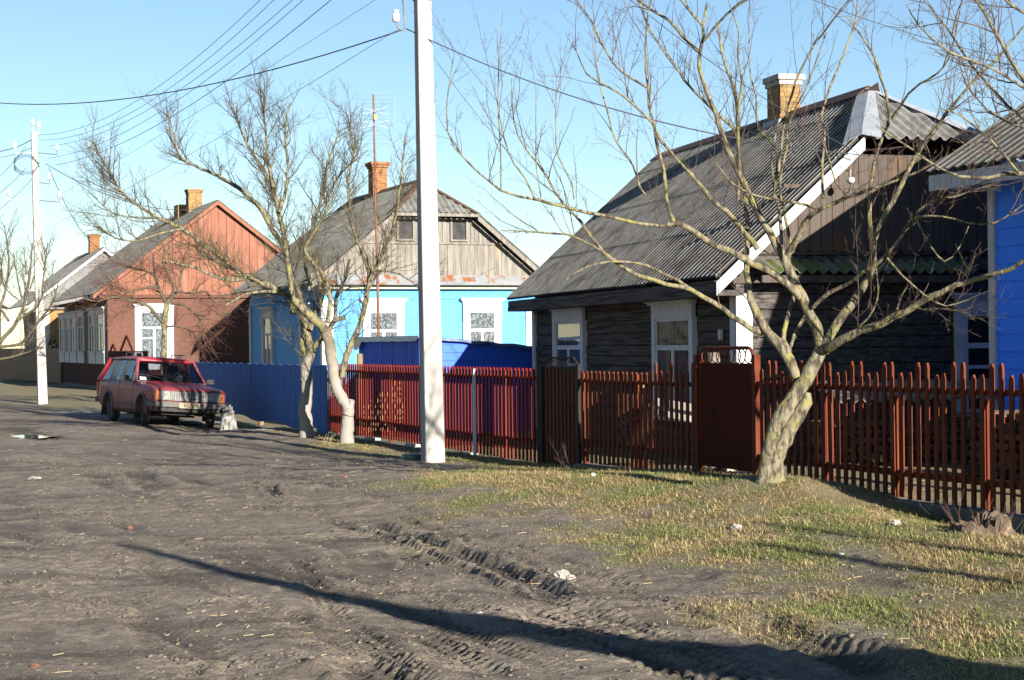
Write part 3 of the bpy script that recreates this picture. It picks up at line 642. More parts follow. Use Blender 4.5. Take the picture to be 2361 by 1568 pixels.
# ================================================================== sky-blue house in the middle
A2 = math.atan(.40)
h, zr, th = gable_house('sky_blue_house', 'sky blue wooden house with grey weathered gable boards and ornate white window casings', (-4.77, 44.0, 0), A2,
                        5.81, 8.0, 3.14, .82, .5, .4, ridge0=.8, hiphalf=1.15, roofmat='roof2', far_hip=True, ridge1=7.3)
mb = MB(); lap(mb, gab, 0, 5.81, .3, 2.92, .075); lap(mb, fac, 0, 8.0, .3, 2.92, .075)
mb.box(.003, 5.807, .003, 8.0, -.3, 3.2); mb.build('wall', M['blue_siding'], h)
mb = MB(); vboards(mb, gab, 0, 5.81, lambda a: 2.78, lambda a: 3.02, .055, .004, .012, .012, point=.03); vboards(mb, fac, 0, 8.0, lambda a: 2.78, lambda a: 3.02, .055, .004, .012, .012, point=.03)
mb.build('frieze', M['blue_siding'], h)
mb = MB(); mb.box(-.15, 5.96, -.19, -.03, 3.03, 3.12); mb.build('cornice', mk('cream_trim', (.30,.32,.25), (.27,.29,.225), (3,3,3), .7), h)
mb = MB(); mb.add([(-.45,-.36,3.14),(6.26,-.36,3.14),(6.2,-.02,3.42),(-.4,-.02,3.42)], [(0,1,2,3)]); o = mb.build('tin_ledge', M['rusty_tin'], h); md = o.modifiers.new('s', 'SOLIDIFY'); md.thickness = .02
GZ = lambda a: min(3.14+.82*(a+.5 if a < 2.905 else 6.31-a), 5.0)-.12
mb = MB(); vboards(mb, gab, 0.1, 5.71, lambda a: 3.40, lambda a: min(4.20, GZ(a)), .19, .010, .025, .02, point=.0)
k = .1
while k < 5.7: hbox(mb, gab, k-.02, k+.02, .045, .062, 3.46, min(4.2, GZ(k))) if GZ(k) > 3.6 else None; k += .38
hbox(mb, gab, .8, 5.0, .03, .09, 4.20, 4.25)
mb.build('gable_boards', M['grey_wood'], h)
mb = MB()                                                    # upper band of slanting boards beside two attic windows
def zone(x0, x1, lean):
    n = int((x1-x0)/.11)
    for i in range(n):
        a = x0+i*.11; poly = []
        t = .014+.008*random.random()
        zt0 = GZ(a); zt1 = GZ(min(a+.10, x1))
        if min(zt0, zt1) < 4.3: 
            if max(zt0, zt1) < 4.3: continue
        hbox_top = max(4.3, min(zt0, zt1)); mb.prism([(a, 4.255), (a+.10, 4.255), (a+.10, max(4.27, zt1)), (a, max(4.27, zt0))], lambda p, q, r: gab(p, r, q), .012, .012+t)
for z_ in ((.9, 1.9), (2.55, 3.35), (4.0, 5.0)):
    mb = MB(); zone(z_[0], z_[1], 0); mb.build('upper_gable_boards', M['grey_wood'], h)
mb = MB(); mb.prism([(.3, 3.2), (5.5, 3.2), (5.5, GZ(5.5)), (4.05, 4.9), (1.75, 4.9), (.3, GZ(.3))], lambda a, b, t: (a, t, b), .0, .02); mb.build('gable_back', M['grey_wood'], h)
for a in (1.95, 3.42):
    mb = MB(); 
    for q in ((a, a+.06, 4.28, 4.86), (a+.44, a+.5, 4.28, 4.86), (a+.06, a+.44, 4.28, 4.33), (a+.06, a+.44, 4.81, 4.86)): hbox(mb, gab, q[0], q[1], .02, .06, q[2], q[3])
    f_ = mb.build('attic_window', M['grey_wood'], h)
    mb = MB(); hbox(mb, gab, a+.06, a+.44, .002, .012, 4.33, 4.81); mb.build('pane', M['dark_room'], f_)
for s_ in (0, 1):
    mb = MB()
    pa = Vector((-.5, -.41, 3.10)); pb = Vector((1.75, -.41, 3.10+.82*2.25))
    if s_: pa.x, pb.x = 5.81-pa.x, 5.81-pb.x
    q = Vector((0, 0, -.13)); e = Vector((0, .03, 0)); mb.add([pa, pb, pb+q, pa+q, pa+e, pb+e, pb+q+e, pa+q+e], [(0,1,2,3),(7,6,5,4),(0,4,5,1),(1,5,6,2),(2,6,7,3),(3,7,4,0)])
    mb.build('barge_board', M['grey_wood'], h)
mb = MB(); mb.box(1.72, 4.09, -.42, -.38, 4.90, 4.98); mb.build('barge_board', M['grey_wood'], h)

mb = MB(); zh = zr-1.15*.82
for s_ in (-1, 1):
    p0 = Vector((2.905, .78, zr+.03)); p1 = Vector((2.905+s_*1.17, -.43, zh+.03)); q = Vector((s_*.10, .06, -.05)); q2 = Vector((-s_*.08, -.05, -.03))
    mb.add([p0, p1, p1+q, p0+q, p1+q2, p0+q2], [(0, 1, 2, 3), (0, 5, 4, 1)])
    mb.add([(2.905, .78, zr+.045), (2.905, 7.3, zr+.045), (2.905+s_*.14, 7.3, zr-.06), (2.905+s_*.14, .78, zr-.06)], [(0, 1, 2, 3)])
o = mb.build('ridge_cap', M['ridge'], h); md = o.modifiers.new('s', 'SOLIDIFY'); md.thickness = .01
for (fn, a0, a1) in ((gab, -.03, .24), (gab, 5.53, 5.84), (fac, -.0, .2), (fac, 7.82, 8.02)):
    mb = MB(); hbox(mb, fn, a0, a1, .0, .05, .3, 2.76); hbox(mb, fn, a0-.03, a1+.03, .0, .09, 2.60, 2.66); hbox(mb, fn, a0-.02, a1+.02, 0, .075, 2.3, 2.34); mb.build('corner_board', M['white_paint'], h)
window(h, gab, 1.02, 2.13, .75, 2.80, head=.34, dent=True, cas=.16, apron=.1, small=False)
window(h, gab, 3.74, 4.82, .75, 2.80, head=.34, dent=True, cas=.16, apron=.1)
for a in (.95, 5.15): window(h, fac, a, a+1.25, .72, 2.72, head=.30, dent=True, cas=.17, apron=.12, small=True)
chimney(h, 2.9, 4.55, 5.2, 6.78, .42, .46, 'brick_o', .08)
mb = MB(); mb.tube([(-.55,0,2.9),(-.9,1.2,1.9),(-1.6,2.6,1.75),(-2.4,4.2,1.9)], .01, 4)

# ================================================================== unseen gabled block added behind it to shade the brown-red wall
BO = (-8.33, 60.25, 0)
h, zr, th = gable_house('shadow_caster', 'unseen grey timber block added behind the sky blue house to cast shade', BO, A2, 4.6, 1.2, 3.7, .82, .3, .3, roofmat='roof2', pitch=.15)
mb = MB(); GZ = lambda a: 3.7+.82*(a+.3 if a < 2.3 else 4.9-a)-.1
vboards(mb, gab, 0, 4.6, lambda a: -.1, GZ, .2, .01, .02, 0); mb.build('boards', M['grey_wood'], h)
mb = MB(); mb.box(.0, 4.6, .004, 1.2, -.2, 3.5); mb.prism([(0, 3.5), (4.6, 3.5), (2.3, GZ(2.3)-.05)], lambda a, b, t: (a, t, b), .004, 1.2); mb.build('wall', M['grey_wood'], h)

# ================================================================== brown-red house
h, zr, th = gable_house('brown_red_house', 'brown red house with salmon painted gable and six tall white street windows', (-15.38, 66.0, 0), A2,
                        8.44, 12.4, 3.62, .765, .58, .30, roofmat='roof2', pitch=.15, amp=.02)
mb = MB(); lap(mb, gab, 0, 8.44, .9, 3.55, .10); lap(mb, fac, 0, 12.4, .95, 3.55, .10); mb.box(.003, 8.437, .003, 12.4, -.4, 3.6); mb.build('wall', M['red_siding'], h)
mb = MB(); vboards(mb, fac, 0, 12.4, lambda a: .1, lambda a: .97, .12, .008, .02, .01); vboards(mb, gab, 0, 8.44, lambda a: .1, lambda a: .92, .12, .008, .02, .01)
mb.build('skirt', M['skirt'], h)
mb = MB(); hbox(mb, fac, -.05, 12.45, 0, .10, -.4, .1); hbox(mb, gab, -.0, 8.44, 0, .08, -.4, .1); mb.build('plinth', M['concrete_dark'], h)
GZ = lambda a: 3.62+.765*(a+.58 if a < 4.22 else 9.02-a)-.13
mb = MB(); vboards(mb, gab, -.2, 8.64, lambda a: 3.62, GZ, .30, .014, .02, .05); mb.build('gable_boards', M['red_board'], h)
mb = MB(); hbox(mb, gab, -.3, 8.7, .05, .12, 3.50, 3.61); mb.build('gable_ledge', M['red_siding'], h)
mb = MB(); mb.prism([(-.1, 3.6), (8.5, 3.6), (4.22, GZ(4.22)-.02)], lambda a, b, t: (a, t, b), -.045, 0.02); mb.build('gable_back', M['skirt'], h)
for s_ in (0, 1):
    mb = MB()
    pa = Vector((-.58, -.31, 3.60)); pb = Vector((4.22, -.31, 3.60+.765*4.8))
    if s_: pa.x, pb.x = 8.44-pa.x, 8.44-pb.x
    q = Vector((0, 0, -.16)); e = Vector((0, .03, 0)); mb.add([pa, pb, pb+q, pa+q, pa+e, pb+e, pb+q+e, pa+q+e], [(0,1,2,3),(7,6,5,4),(0,4,5,1),(1,5,6,2),(2,6,7,3),(3,7,4,0)])
    mb.build('barge_board', M['red_board'], h)

mb = MB(); mb.box(-.5, 0, -.28, 12.65, 3.44, 3.50); mb.build('eave_boards', M['skirt'], h)
def a_fac(px, o=(-15.38, 66.0)):                             # facade coordinate of an image column
    k = (px-1180)/4000; return (o[0]-k*o[1])/(k*KF+SF) if False else (o[0]-k*o[1])/(SF+k*KF)
for (x0, x1) in ((138,149.5),(151,161.5),(163,178),(181,195.5),(207,222.5),(224.5,243.5)):
    u0_, u1_ = a_fac(x1), a_fac(x0)
    window(h, fac, u0_, u1_, .98, 3.18, head=.24, cas=min(.24, (u1_-u0_)*.2), apron=.30, top_frac=.3, curtain='curtain_dim')
window(h, gab, 1.02, 2.50, .75, 3.28, head=.30, cas=.22, apron=.2, small=True)
ch = chimney(h, 4.22, 4.3, 6.6, 8.10, .56, .60, 'brick_y', .05)
mb = MB(); mb.box(3.75, 4.6, 5.3, 6.2, 6.6, 7.55); mb.build('chimney', M['brick_y'], h)

# ================================================================== grey-roofed ochre house beyond
h, zr, th = gable_house('ochre_house', 'small ochre house with pale boarded gable beyond the brown red house', (-22.6, 84.0, 0), A2,
                        5.64, 9.0, 3.7, .78, .8, .3, roofmat='roof2', pitch=.15)
mb = MB(); lap(mb, gab, 0, 5.64, .2, 3.3, .13); lap(mb, fac, 0, 9, .2, 3.3, .13); mb.box(.003, 5.637, .003, 9, -.3, 3.5); mb.build('wall', M['yellow'], h)
GZ = lambda a: 3.7+.78*(a+.8 if a < 2.82 else 6.44-a)-.14
mb = MB(); vboards(mb, gab, -.4, 6.0, lambda a: 3.62, GZ, .2, .012, .02, .02); mb.box(-.5, 6.1, -.2, .0, 3.5, 3.62); mb.build('gable_boards', M['pale_board'], h)
for s_ in (0, 1):
    mb = MB()
    pa = Vector((-.8, -.31, 3.68)); pb = Vector((2.82, -.31, 3.68+.78*3.62))
    if s_: pa.x, pb.x = 5.64-pa.x, 5.64-pb.x
    q = Vector((0, 0, -.17)); e = Vector((0, .03, 0)); mb.add([pa, pb, pb+q, pa+q, pa+e, pb+e, pb+q+e, pa+q+e], [(0,1,2,3),(7,6,5,4),(0,4,5,1),(1,5,6,2),(2,6,7,3),(3,7,4,0)])
    mb.build('barge_board', M['white_old'], h)

for a in (1.5, 4.6): window(h, fac, a, a+1.3, .9, 2.9, head=.25, cas=.2, curtain='curtain_dim')
mb = MB(); hbox(mb, gab, -.03, .2, 0, .05, .2, 3.4); mb.build('corner_board', M['white_paint'], h)
chimney(h, 2.82, 3.1, 5.6, 7.35, .5, .5, 'brick_o', .06)
# far cream house at the left edge
h = empty('cream_house', (-40.5, 128, 0), R(10), 'far cream house half hidden by bare twigs at the left edge', 'house')
mb = MB(); mb.box(-9, 1.6, 0, 10, -.3, 5.0); mb.prism([(-9, 5.0), (1.6, 5.0), (-3.7, 7.7)], lambda a, b, t: (a, t, b), 0, 10); mb.build('wall', M['cream'], h)
mb = MB()
mb.add([(-9.5,-.5,4.75),(-3.7,-.5,7.95),(-3.7,10.5,7.95),(-9.5,10.5,4.75)], [(0,1,2,3)]); mb.add([(2.1,-.5,4.75),(-3.7,-.5,7.95),(-3.7,10.5,7.95),(2.1,10.5,4.75)], [(0,1,2,3)])
o = mb.build('roof', M['ridge'], h); md = o.modifiers.new('s', 'SOLIDIFY'); md.thickness = .15
for a in (-5.4, -2.2): window(h, gab, a, a+1.3, 2.2, 4.0, head=.15, curtain='dark_room')

# ================================================================== vivid blue house at the right edge
h = empty('vivid_blue_house', (5.56, 20.0, 0), AF, 'vivid blue vinyl sided house with white soffit at the right edge', 'house')
mb = MB(); lap(mb, fac, -10, 0, .25, 3.38, .20, dep=.018); mb.box(.003, 7.5, -10, 0, .25, 3.38); mb.build('wall', M['blue_vinyl'], h)
mb = MB(); mb.prism([(.1, 3.3), (7.4, 3.3), (3.75, 3.3+.61*3.5)], lambda a, b, t: (a, t, b), -9.8, -.0); mb.build('gable', M['blue_vinyl'], h)
mb = MB(); mb.box(-.06, 7.5, -10.05, .02, -.3, .25); mb.build('plinth', M['concrete_dark'], h)
mb = MB(); hbox(mb, fac, -.06, .04, -.05, .045, .2, 3.38); mb.build('corner_board', M['white_paint'], h)
mb = MB(); mb.box(-.62, -.58, -10.3, .36, 3.31, 3.49)
k = -10.3
while k < .3: mb.box(-.625, -.62, k, k+.01, 3.31, 3.49); k += .11
mb.box(-.60, .0, -10.3, .34, 3.385, 3.41); mb.box(-.6, 3.75, .34, .37, 3.33, 3.40)
mb.build('soffit', M['white_paint'], h)
th_ = math.atan(.61); cs, sn = math.cos(th_), math.sin(th_)
roof_sheet(h, 'roof', (-.66, -10.3, 3.51), (0,1,0), (cs,0,sn), (-sn,0,cs), 10.7, lambda x: 4.41/cs, groove_shade('roof2', 1, .177, -10.3), pitch=.177, amp=.026, course=1.6)
roof_sheet(h, 'roof', (8.16, -10.3, 3.51), (0,1,0), (-cs,0,sn), (sn,0,cs), 10.7, lambda x: 4.41/cs, M['roof2'], pitch=.177, amp=.026, course=1.6)

# ================================================================== fences
def fY(px): return CF/(TF+(px-1180)/4000.0)
def fpt(px, z=0): y = fY(px); return Vector((CF-TF*y, y, z))
def s_of(px, ref): return (fY(px)-fY(ref))/KF
def slats(mb, s0, s1, z0, ztop, pitch, wd, th, x=0.0, kind='flat', wobble=.0):
    s = s0; i = 0
    while s+wd < s1:
        zt = ztop(i) if callable(ztop) else ztop; jx = (random.random()-.5)*wobble; jz = (random.random()-.5)*wobble*2
        a, b = s, s+wd; zb = z0+jz; lean_ = random.gauss(0, wobble*.7)+(random.choice((-.02, .02)) if random.random() < .04 and kind != 'round' else 0)
        if kind == 'round': poly = [(a, zb), (b, zb), (b, zt-.02), (b-.01, zt-.005), ((a+b)/2, zt), (a+.01, zt-.005), (a, zt-.02)]
        elif kind == 'point': poly = [(a, zb), (b, zb), (b, zt-.045), ((a+b)/2+.012, zt-.005), ((a+b)/2-.012, zt), (a, zt-.045)]
        else: poly = [(a, zb), (b, zb), (b, zt), (a, zt)]
        # a folded sheet picket: web towards the street, flanges bent back
        mb.prism([(p[0]+jx+lean_*(p[1]-z0), p[1]) for p in poly], lambda p, q, r: (x+r, p, q), 0, th); s += pitch; i += 1
def fence_thing(name, label, ref): p = fpt(ref); return empty(name, p, AF, label, 'fence', None)
# bright red slatted fence
f = fence_thing('red_slat_fence', 'bright red metal slat fence with rounded slats on a pale concrete curb', 1247)
S1 = s_of(758, 1247)
mb = MB(); slats(mb, .02, S1, .02, 1.27, .134, .034, .026, -.050, 'round', .006); mb.build('slat_panel', M['red_slat'], f)
for z in (1.14, .30):
    mb = MB(); mb.box(-.024, .01, 0, S1, z-.022, z+.022); mb.build('rail', M['dark_red'], f)
for px in (1246, 1160, 1015, 895, 838, 775):
    mb = MB(); s = s_of(px, 1247); mb.box(.011, .06, s, s+.05, -.1, 1.22); mb.build('post', M['dark_red'], f)
mb = MB(); s = s_of(1104, 1247); mb.box(-.09, -.055, s, s+.05, -.06, 1.24); o = mb.build('post', M['white_old'], f); o['label'] = 'white painted fence post'
mb = MB(); mb.box(-.16, .16, -.1, S1+.1, -.4, -.035); mb.build('curb', M['concrete_dark'], f, bevel=.01)
for k in range(3): 
    mb = MB(); s = (2.6, 5.1, 7.3)[k]; mb.box(-.08, .08, s, s+.4, -.035, .012); mb.build('curb_block', M['concrete'], f)
# brown gate with lattice top
s0 = fpt(1337); g = empty('brown_gate', s0, AF, 'dark brown ribbed sheet gate with a lattice top beside the bright red fence', 'gate'); W_ = s_of(1256, 1337)
mb = MB(); k = .05
while k < W_-.08:
    mb.box(-.03, -.012, k, k+.06, .06, 1.26); mb.box(-.012, .0, k+.06, k+.12, .06, 1.26); k += .12
mb.build('gate_sheet', M['brown_metal'], g)
mb = MB(); mb.box(-.035, .01, 0, .05, .0, 1.30); mb.box(-.035, .01, W_-.05, W_, .0, 1.30); mb.box(-.034, .009, .05, W_-.05, 1.26, 1.30); mb.box(-.034, .009, .05, W_-.05, .02, .06)
mb.beam((-.01, .03, 1.30), (-.01, .2, 1.41), .025, .025); mb.beam((-.01, W_-.03, 1.30), (-.01, W_-.2, 1.41), .025, .025); mb.box(-.022, .003, .19, W_-.19, 1.398, 1.42)
mb.build('gate_frame', M['black_metal'], g)
mb = MB(); k = .08
while k < W_-.1:
    mb.beam((-.012, k, 1.30), (-.012, min(k+.12, W_-.15), 1.40), .007, .007); mb.beam((-.006, k, 1.30), (-.006, max(k-.10, .1), 1.39), .007, .007); k += .085
mb.build('lattice', M['black_metal'], g)
mb = MB(); mb.tube([(-.03, .09, .80), (-.07, .09, .80), (-.07, .20, .80)], .009, 6); mb.build('handle', M['black_metal'], g)
for nm, px in (('post', 1250), ('post', 1256.5)):
    mb = MB(); s = s_of(px, 1337); mb.box(-.06, .0, s, s+.07, -.1, 1.30); mb.build(nm, M['black_metal'], g)
# oxide-red picket fence: left run
ZT = [1.37, 1.37, 1.285, 1.275]
f = fence_thing('picket_fence', 'oxide red metal picket fence between the brown gate and the ring topped gate', 1606); S2 = s_of(1338, 1606)
mb = MB(); nfl = int(S2/.127); slats(mb, .02, S2-2.05, .12, lambda i: ZT[(i+1) % 4], .127, .047, .020, -.045, 'point', .008)
slats(mb, S2-2.05, S2, .12, 1.25, .127, .047, .020, -.045, 'flat', .008); mb.build('picket_panel', M['dark_red'], f)
for z in (1.13, .38):
    mb = MB(); mb.box(-.024, .014, 0, S2, z-.025, z+.025); mb.build('rail', M['dark_red'], f)
for s in (0.0, S2*.5, S2-.06):
    mb = MB(); mb.box(.015, .075, s, s+.06, -.1, 1.22); mb.build('post', M['dark_red'], f)
mb = MB(); s = s_of(1462, 1606); mb.box(.08, .14, s, s+.07, 0, 1.15); o = mb.build('post', M['ochre_wood'], f); o['label'] = 'bare yellow wooden post behind the pickets'
mb = MB(); mb.box(-.12, .14, 0, S2, -.3, .09); mb.build('curb', M['concrete_dark'], f, bevel=.01)
# ring-topped gate
g = empty('ring_gate', fpt(1737), AF, 'oxide red plate gate with iron rings above and below', 'gate'); W_ = s_of(1617, 1737)
mb = MB(); mb.box(-.02, -.008, .02, W_-.02, .26, 1.37); mb.build('gate_plate', M['dark_red_flat'], g)
mb = MB(); pts = [(-.01, .0, .08)]+[(-.01, .0, 1.40)]+[(-.01, .10-.10*math.cos(a), 1.43+.10*math.sin(a)) for a in np.linspace(0, math.pi/2, 6)]+[(-.01, W_-.10+.10*math.sin(a), 1.43+.10*math.cos(a)) for a in np.linspace(0, math.pi/2, 6)]+[(-.01, W_, .08)]
mb.tube(pts, .018, 8); mb.build('gate_frame', M['dark_red'], g, True)
mb = MB()
def ring(mb, cy, cz, r, x=-.01): mb.tube([(x+.004*math.sin(3*a), cy+r*math.cos(a), cz+r*math.sin(a)) for a in np.linspace(0, 2*math.pi, 18, endpoint=False)], .0065, 5, close=True)
for k in range(9): ring(mb, .09+k*(W_-.18)/8, 1.445, .073, -.01-.012*(k % 2))
mb.build('rings', M['dark_red'], g, True)
mb = MB()
for k in range(8): ring(mb, .1+k*(W_-.2)/7, .17, .070, -.01-.02*(k % 3))
mb.tube([(-.01, .05, .10), (-.01, W_/2, .085), (-.01, W_-.05, .10)], .008, 6); mb.build('rings', M['dark_red'], g, True)
mb = MB(); mb.tube([(-.02, W_-.2, .86), (-.06, W_-.2, .86), (-.06, W_-.34, .86)], .009, 6); mb.build('handle', M['black_metal'], g)
for s in (-.09, W_+.04):
    mb = MB(); mb.box(-.045, .025, s, s+.065, -.1, 1.46); mb.build('gate_post', M['dark_red'], g)
# right run
f = fence_thing('picket_fence', 'oxide red metal picket fence right of the leaning tree on a dark curb', 2750); S3 = s_of(1748, 2750)
mb = MB(); slats(mb, .0, S3, .205, lambda i: [1.40, 1.40, 1.31, 1.30][i % 4]+.005*math.sin(i), .127, .049, .021, -.048, 'point', .010); mb.build('picket_panel', M['dark_red'], f)
for z in (1.16, .42):
    mb = MB(); mb.box(-.026, .014, 0, S3, z-.028, z+.028); mb.build('rail', M['dark_red'], f)
for px in (1900, 2062, 2269, 2450):
    mb = MB(); s = s_of(px, 2750); mb.box(-.02, .06, s-.05, s+.05, .0, 1.10); mb.build('post', M['dark_red'], f)
mb = MB(); mb.box(-.14, .16, -.1, S3, -.4, .195); mb.build('curb', M['concrete_dark'], f, bevel=.012)
# blue board fence
f = fence_thing('blue_board_fence', 'old blue board fence behind the red car and two whitewashed trees', 757); S4 = s_of(440, 757)
mb = MB(); vboards(mb, fac, .75, S4, lambda a: .0+.04*math.sin(a*2)-.02+.09*min(1, a/12), lambda a: 1.22+.012*math.sin(a*9), .14, .006, .022, .02)
vboards(mb, fac, .0, .75, lambda a: -.1, lambda a: 1.2, .085, .02, .022, .02); mb.build('board_panel', M['blue_fence'], f)
for z in (.35, .95):
    mb = MB(); mb.box(-.02, .03, 0, S4, z-.03, z+.03); mb.build('rail', M['blue_fence'], f)
mb = MB(); mb.box(-.07, .0, .0, .75, 1.2, 1.235); mb.build('cap_board', M['blue_fence'], f)
for s in (2.2, 5.6, 9.0):
    mb = MB(); mb.box(.03, .12, s, s+.1, -.25, 1.1); mb.build('post', M['ochre_wood'], f)
# small brown fence by the salmon gable
f = fence_thing('brown_slat_fence', 'low brown slat fence with peaked roof ornaments behind the car', 342); S5 = s_of(250, 342)
mb = MB(); slats(mb, 0, S5, .1, 1.50, .13, .09, .02, -.03); mb.build('slat_panel', M['skirt'], f)
mb = MB(); mb.box(-.03, .0, 0, S5, .95, 1.02); mb.build('rail', M['skirt'], f)
mb = MB()
for s, w_ in ((S5-1.0, .5), (S5-3.6, 1.1)):
    mb.beam((-.02, s-w_, 1.5), (-.02, s, 1.5+w_*.42), .05, .05); mb.beam((-.02, s, 1.5+w_*.42), (-.02, s+w_, 1.5), .05, .05); mb.beam((-.02, s, 1.5), (-.02, s, 1.5+w_*.4), .03, .03)
mb.build('peak_ornament', M['skirt'], f)
# far brown and green fences
p0 = Vector((-20.7, 79.6, 0)); f = empty('brown_sheet_fence', p0, math.atan(.50), 'brown sheet fence running on from the far end of the brown red house', 'fence')
mb = MB(); k = 0
while k < 17: mb.box(-.03, .0, k, k+.12, .0, 1.62); mb.box(-.01, .0, k+.12, k+.2, .0, 1.62); k += .2
mb.build('sheet_panel', M['brown_fence'], f)
mb = MB()
for s, w_ in ((1.2, .5), (2.3, .5)):
    mb.beam((-.02, s-w_, 1.62), (-.02, s, 2.0), .05, .05); mb.beam((-.02, s, 2.0), (-.02, s+w_, 1.62), .05, .05)
mb.build('peak_ornament', M['black_metal'], f)
p1 = p0+Vector((-math.sin(math.atan(.5))*17.1, math.cos(math.atan(.5))*17.1, 0))
f = empty('green_board_fence', p1, math.atan(.50), 'dark green board fence at the far left beyond the brown sheets', 'fence')
mb = MB(); vboards(mb, fac, 0, 14, lambda a: 0, lambda a: 1.6, .14, .01, .02, 0); mb.build('board_panel', M['green_fence'], f)

# ================================================================== blue shed, firewood, yard junk
h = empty('blue_shed', (-1.62, 31.0, 0), AF, 'ultramarine board shed under wrinkled plastic film behind the bright red fence', 'shed')
def vfor(px, o): k = (px-1180)/4000; return (k*o[1]-o[0])/(KF-k*SF)
WD = vfor(1262, (-1.62, 31.0)); LD = 3.7
zA, zB = 1.73, 1.50
mb = MB(); z = 0.0
while z < 1.7:
    zt = z+.145; b = len(mb.v); q0 = min(zt, zA); q1 = min(zt, zB+.02)
    if z < zB: mb.v += [gab(0, .022, z), gab(WD, .022, z), gab(WD, .004, max(q1, z+.001)), gab(0, .004, q0)]; mb.f += [(b, b+1, b+2, b+3)]
    z = zt
mb.prism([(0, 0), (WD, 0), (WD, zB), (0, zA)], lambda a, b, t: (a, t, b), .0, .03)
mb.build('front_boards', M['blue_shed'], h)
mb = MB(); vboards(mb, fac, .0, LD, lambda a: 1.12, lambda a: zA-.02, .13, .015, .02, .02); vboards(mb, fac, .0, LD, lambda a: -.1, lambda a: 1.13, .13, .015, .02, .002); mb.build('side_boards', M['blue_shed'], h)
mb = MB(); NX, NY = 26, 14; b0 = []
for j in range(NY+1):
    for i in range(NX+1):
        x = -.10+(WD+.2)*i/NX; y = -.10+(LD+.25)*j/NY; b0.append((x, y, zA+.02+(zB-zA)*max(0, x)/WD+.010*math.sin(i*1.1+j)*math.cos(j*.9)+.008*random.random()))
mb.add(b0, [(j*(NX+1)+i, j*(NX+1)+i+1, (j+1)*(NX+1)+i+1, (j+1)*(NX+1)+i) for j in range(NY) for i in range(NX)])
b0 = []
for i in range(NX+1):
    x = -.10+(WD+.2)*i/NX; zz = zA+.02+(zB-zA)*max(0, x)/WD+.010*math.sin(i*1.1)
    b0 += [(x, -.10, zz), (x, -.115, zz-.035-.02*abs(math.sin(i*.7)))]
mb.add(b0, [(2*i, 2*i+1, 2*i+3, 2*i+2) for i in range(NX)])
o = mb.build('roof_film', M['tarp'], h, True)
mb = MB(); b0 = []
for i in range(15):
    y = -.10+(LD+.2)*i/14; b0 += [(-.11, y, zA+.03), (-.125, y, zA-.06-.015*abs(math.sin(i*1.3))-(.15 if i > 12 else 0))]
mb.add(b0, [(2*i, 2*i+1, 2*i+3, 2*i+2) for i in range(14)]); mb.build('film_edge', M['film'], h, True)
# firewood
def logpile(name, label, cx, cy, rz, nx, heights, r=.06, ln=.4, mat='firewood'):
    t = empty(name, (cx, cy, 0), rz, label, 'firewood'); mb = MB()
    for i in range(nx):
        for k in range(int(heights(i))):
            rr = r*(.6+.5*random.random()); x = i*r*2.05+(k % 2)*r+random.gauss(0, .008); z = r+k*r*1.75
            n = random.choice((3, 4, 5, 7)); ph = random.random()*6
            d = random.gauss(0, .02); b = len(mb.v)
            for yy in (d, d+ln):
                for q in range(n): a = ph+2*math.pi*q/n; mb.v.append((x+rr*math.cos(a), yy, z+rr*math.sin(a)))
            mb.f.append(tuple(b+q for q in range(n))); mb.f.append(tuple(b+n+q for q in range(n)))
            for q in range(n): mb.f.append((b+q, b+(q+1) % n, b+n+(q+1) % n, b+n+q))
    mb.build('logs', M[mat], t); return t
logpile('firewood_stack', 'heap of split firewood glowing behind the bright red slats', -2.75, 31.6, R(5), 15, lambda i: 10-abs(i-6)*.8 if i < 13 else 2)
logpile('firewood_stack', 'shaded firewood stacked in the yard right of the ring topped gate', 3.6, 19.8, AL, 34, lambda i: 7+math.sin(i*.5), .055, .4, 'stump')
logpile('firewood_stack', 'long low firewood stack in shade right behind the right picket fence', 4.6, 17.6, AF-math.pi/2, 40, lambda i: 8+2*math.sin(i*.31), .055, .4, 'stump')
mb = MB(); mb.box(0, 3.0, -.1, 1.1, 0, .06); mb.beam((0,-.1,.9),(2.9,-.1,1.0),.12,.05)
t = empty('firewood_roof', (3.55, 19.5, .92), AL, 'grey sheet lying on the shaded firewood stack', 'roof sheet')
roof_sheet(t, 'sheet', (0, -.2, 0), (1,0,0), (0,.98,.2), (0,-.2,.98), 3.2, lambda x: .9, M['roof2'], course=1.0)
# old wooden post by the ring gate
p = fpt(1595); mb = MB(); mb.lathe([(.085,-.1),(.08,.5),(.075,1.1),(.07,1.40),(.06,1.47),(.03,1.48)], 10); o = mb.build('wooden_post', M['grey_wood'], None, True); o.location = (p.x+.25, p.y+.12, 0)
tag(o, 'cracked grey wooden post standing beside the ring topped gate', 'post')
mb = MB(); mb.beam((0,0,.92),(1.1,.9,.70),.04,.09); mb.beam((0,.05,.80),(1.1,.95,.55),.04,.07); mb.box(.5,.58,.35,.43,0,1.0); o = mb.build('old_rail', M['grey_wood']); o.location = (p.x-.35, p.y+.9, 0)
tag(o, 'broken grey rails leaning behind the pickets near the wooden post', 'rail')
p = fpt(1578); mb = MB(); mb.box(0,.3,0,.12,0,.16); mb.box(.1,.38,.02,.14,.161,.30); o = mb.build('brick_stack', M['rock'], None, bevel=.01); o.location = (p.x+.5, p.y+.5, .0); o.rotation_euler.z = .3
tag(o, 'few pale blocks on the ground behind the pickets', 'blocks')
p = fpt(1660); mb = MB(); mb.box(0,.34,0,.16,0,.26); mb.box(.37,.52,.02,.14,0,.14); o = mb.build('pale_block', M['rock'], None, bevel=.012); o.location = (p.x+.1, p.y+.35, .0); o.rotation_euler.z = AF-.1
tag(o, 'pale block on the ground behind the rings under the gate', 'block')
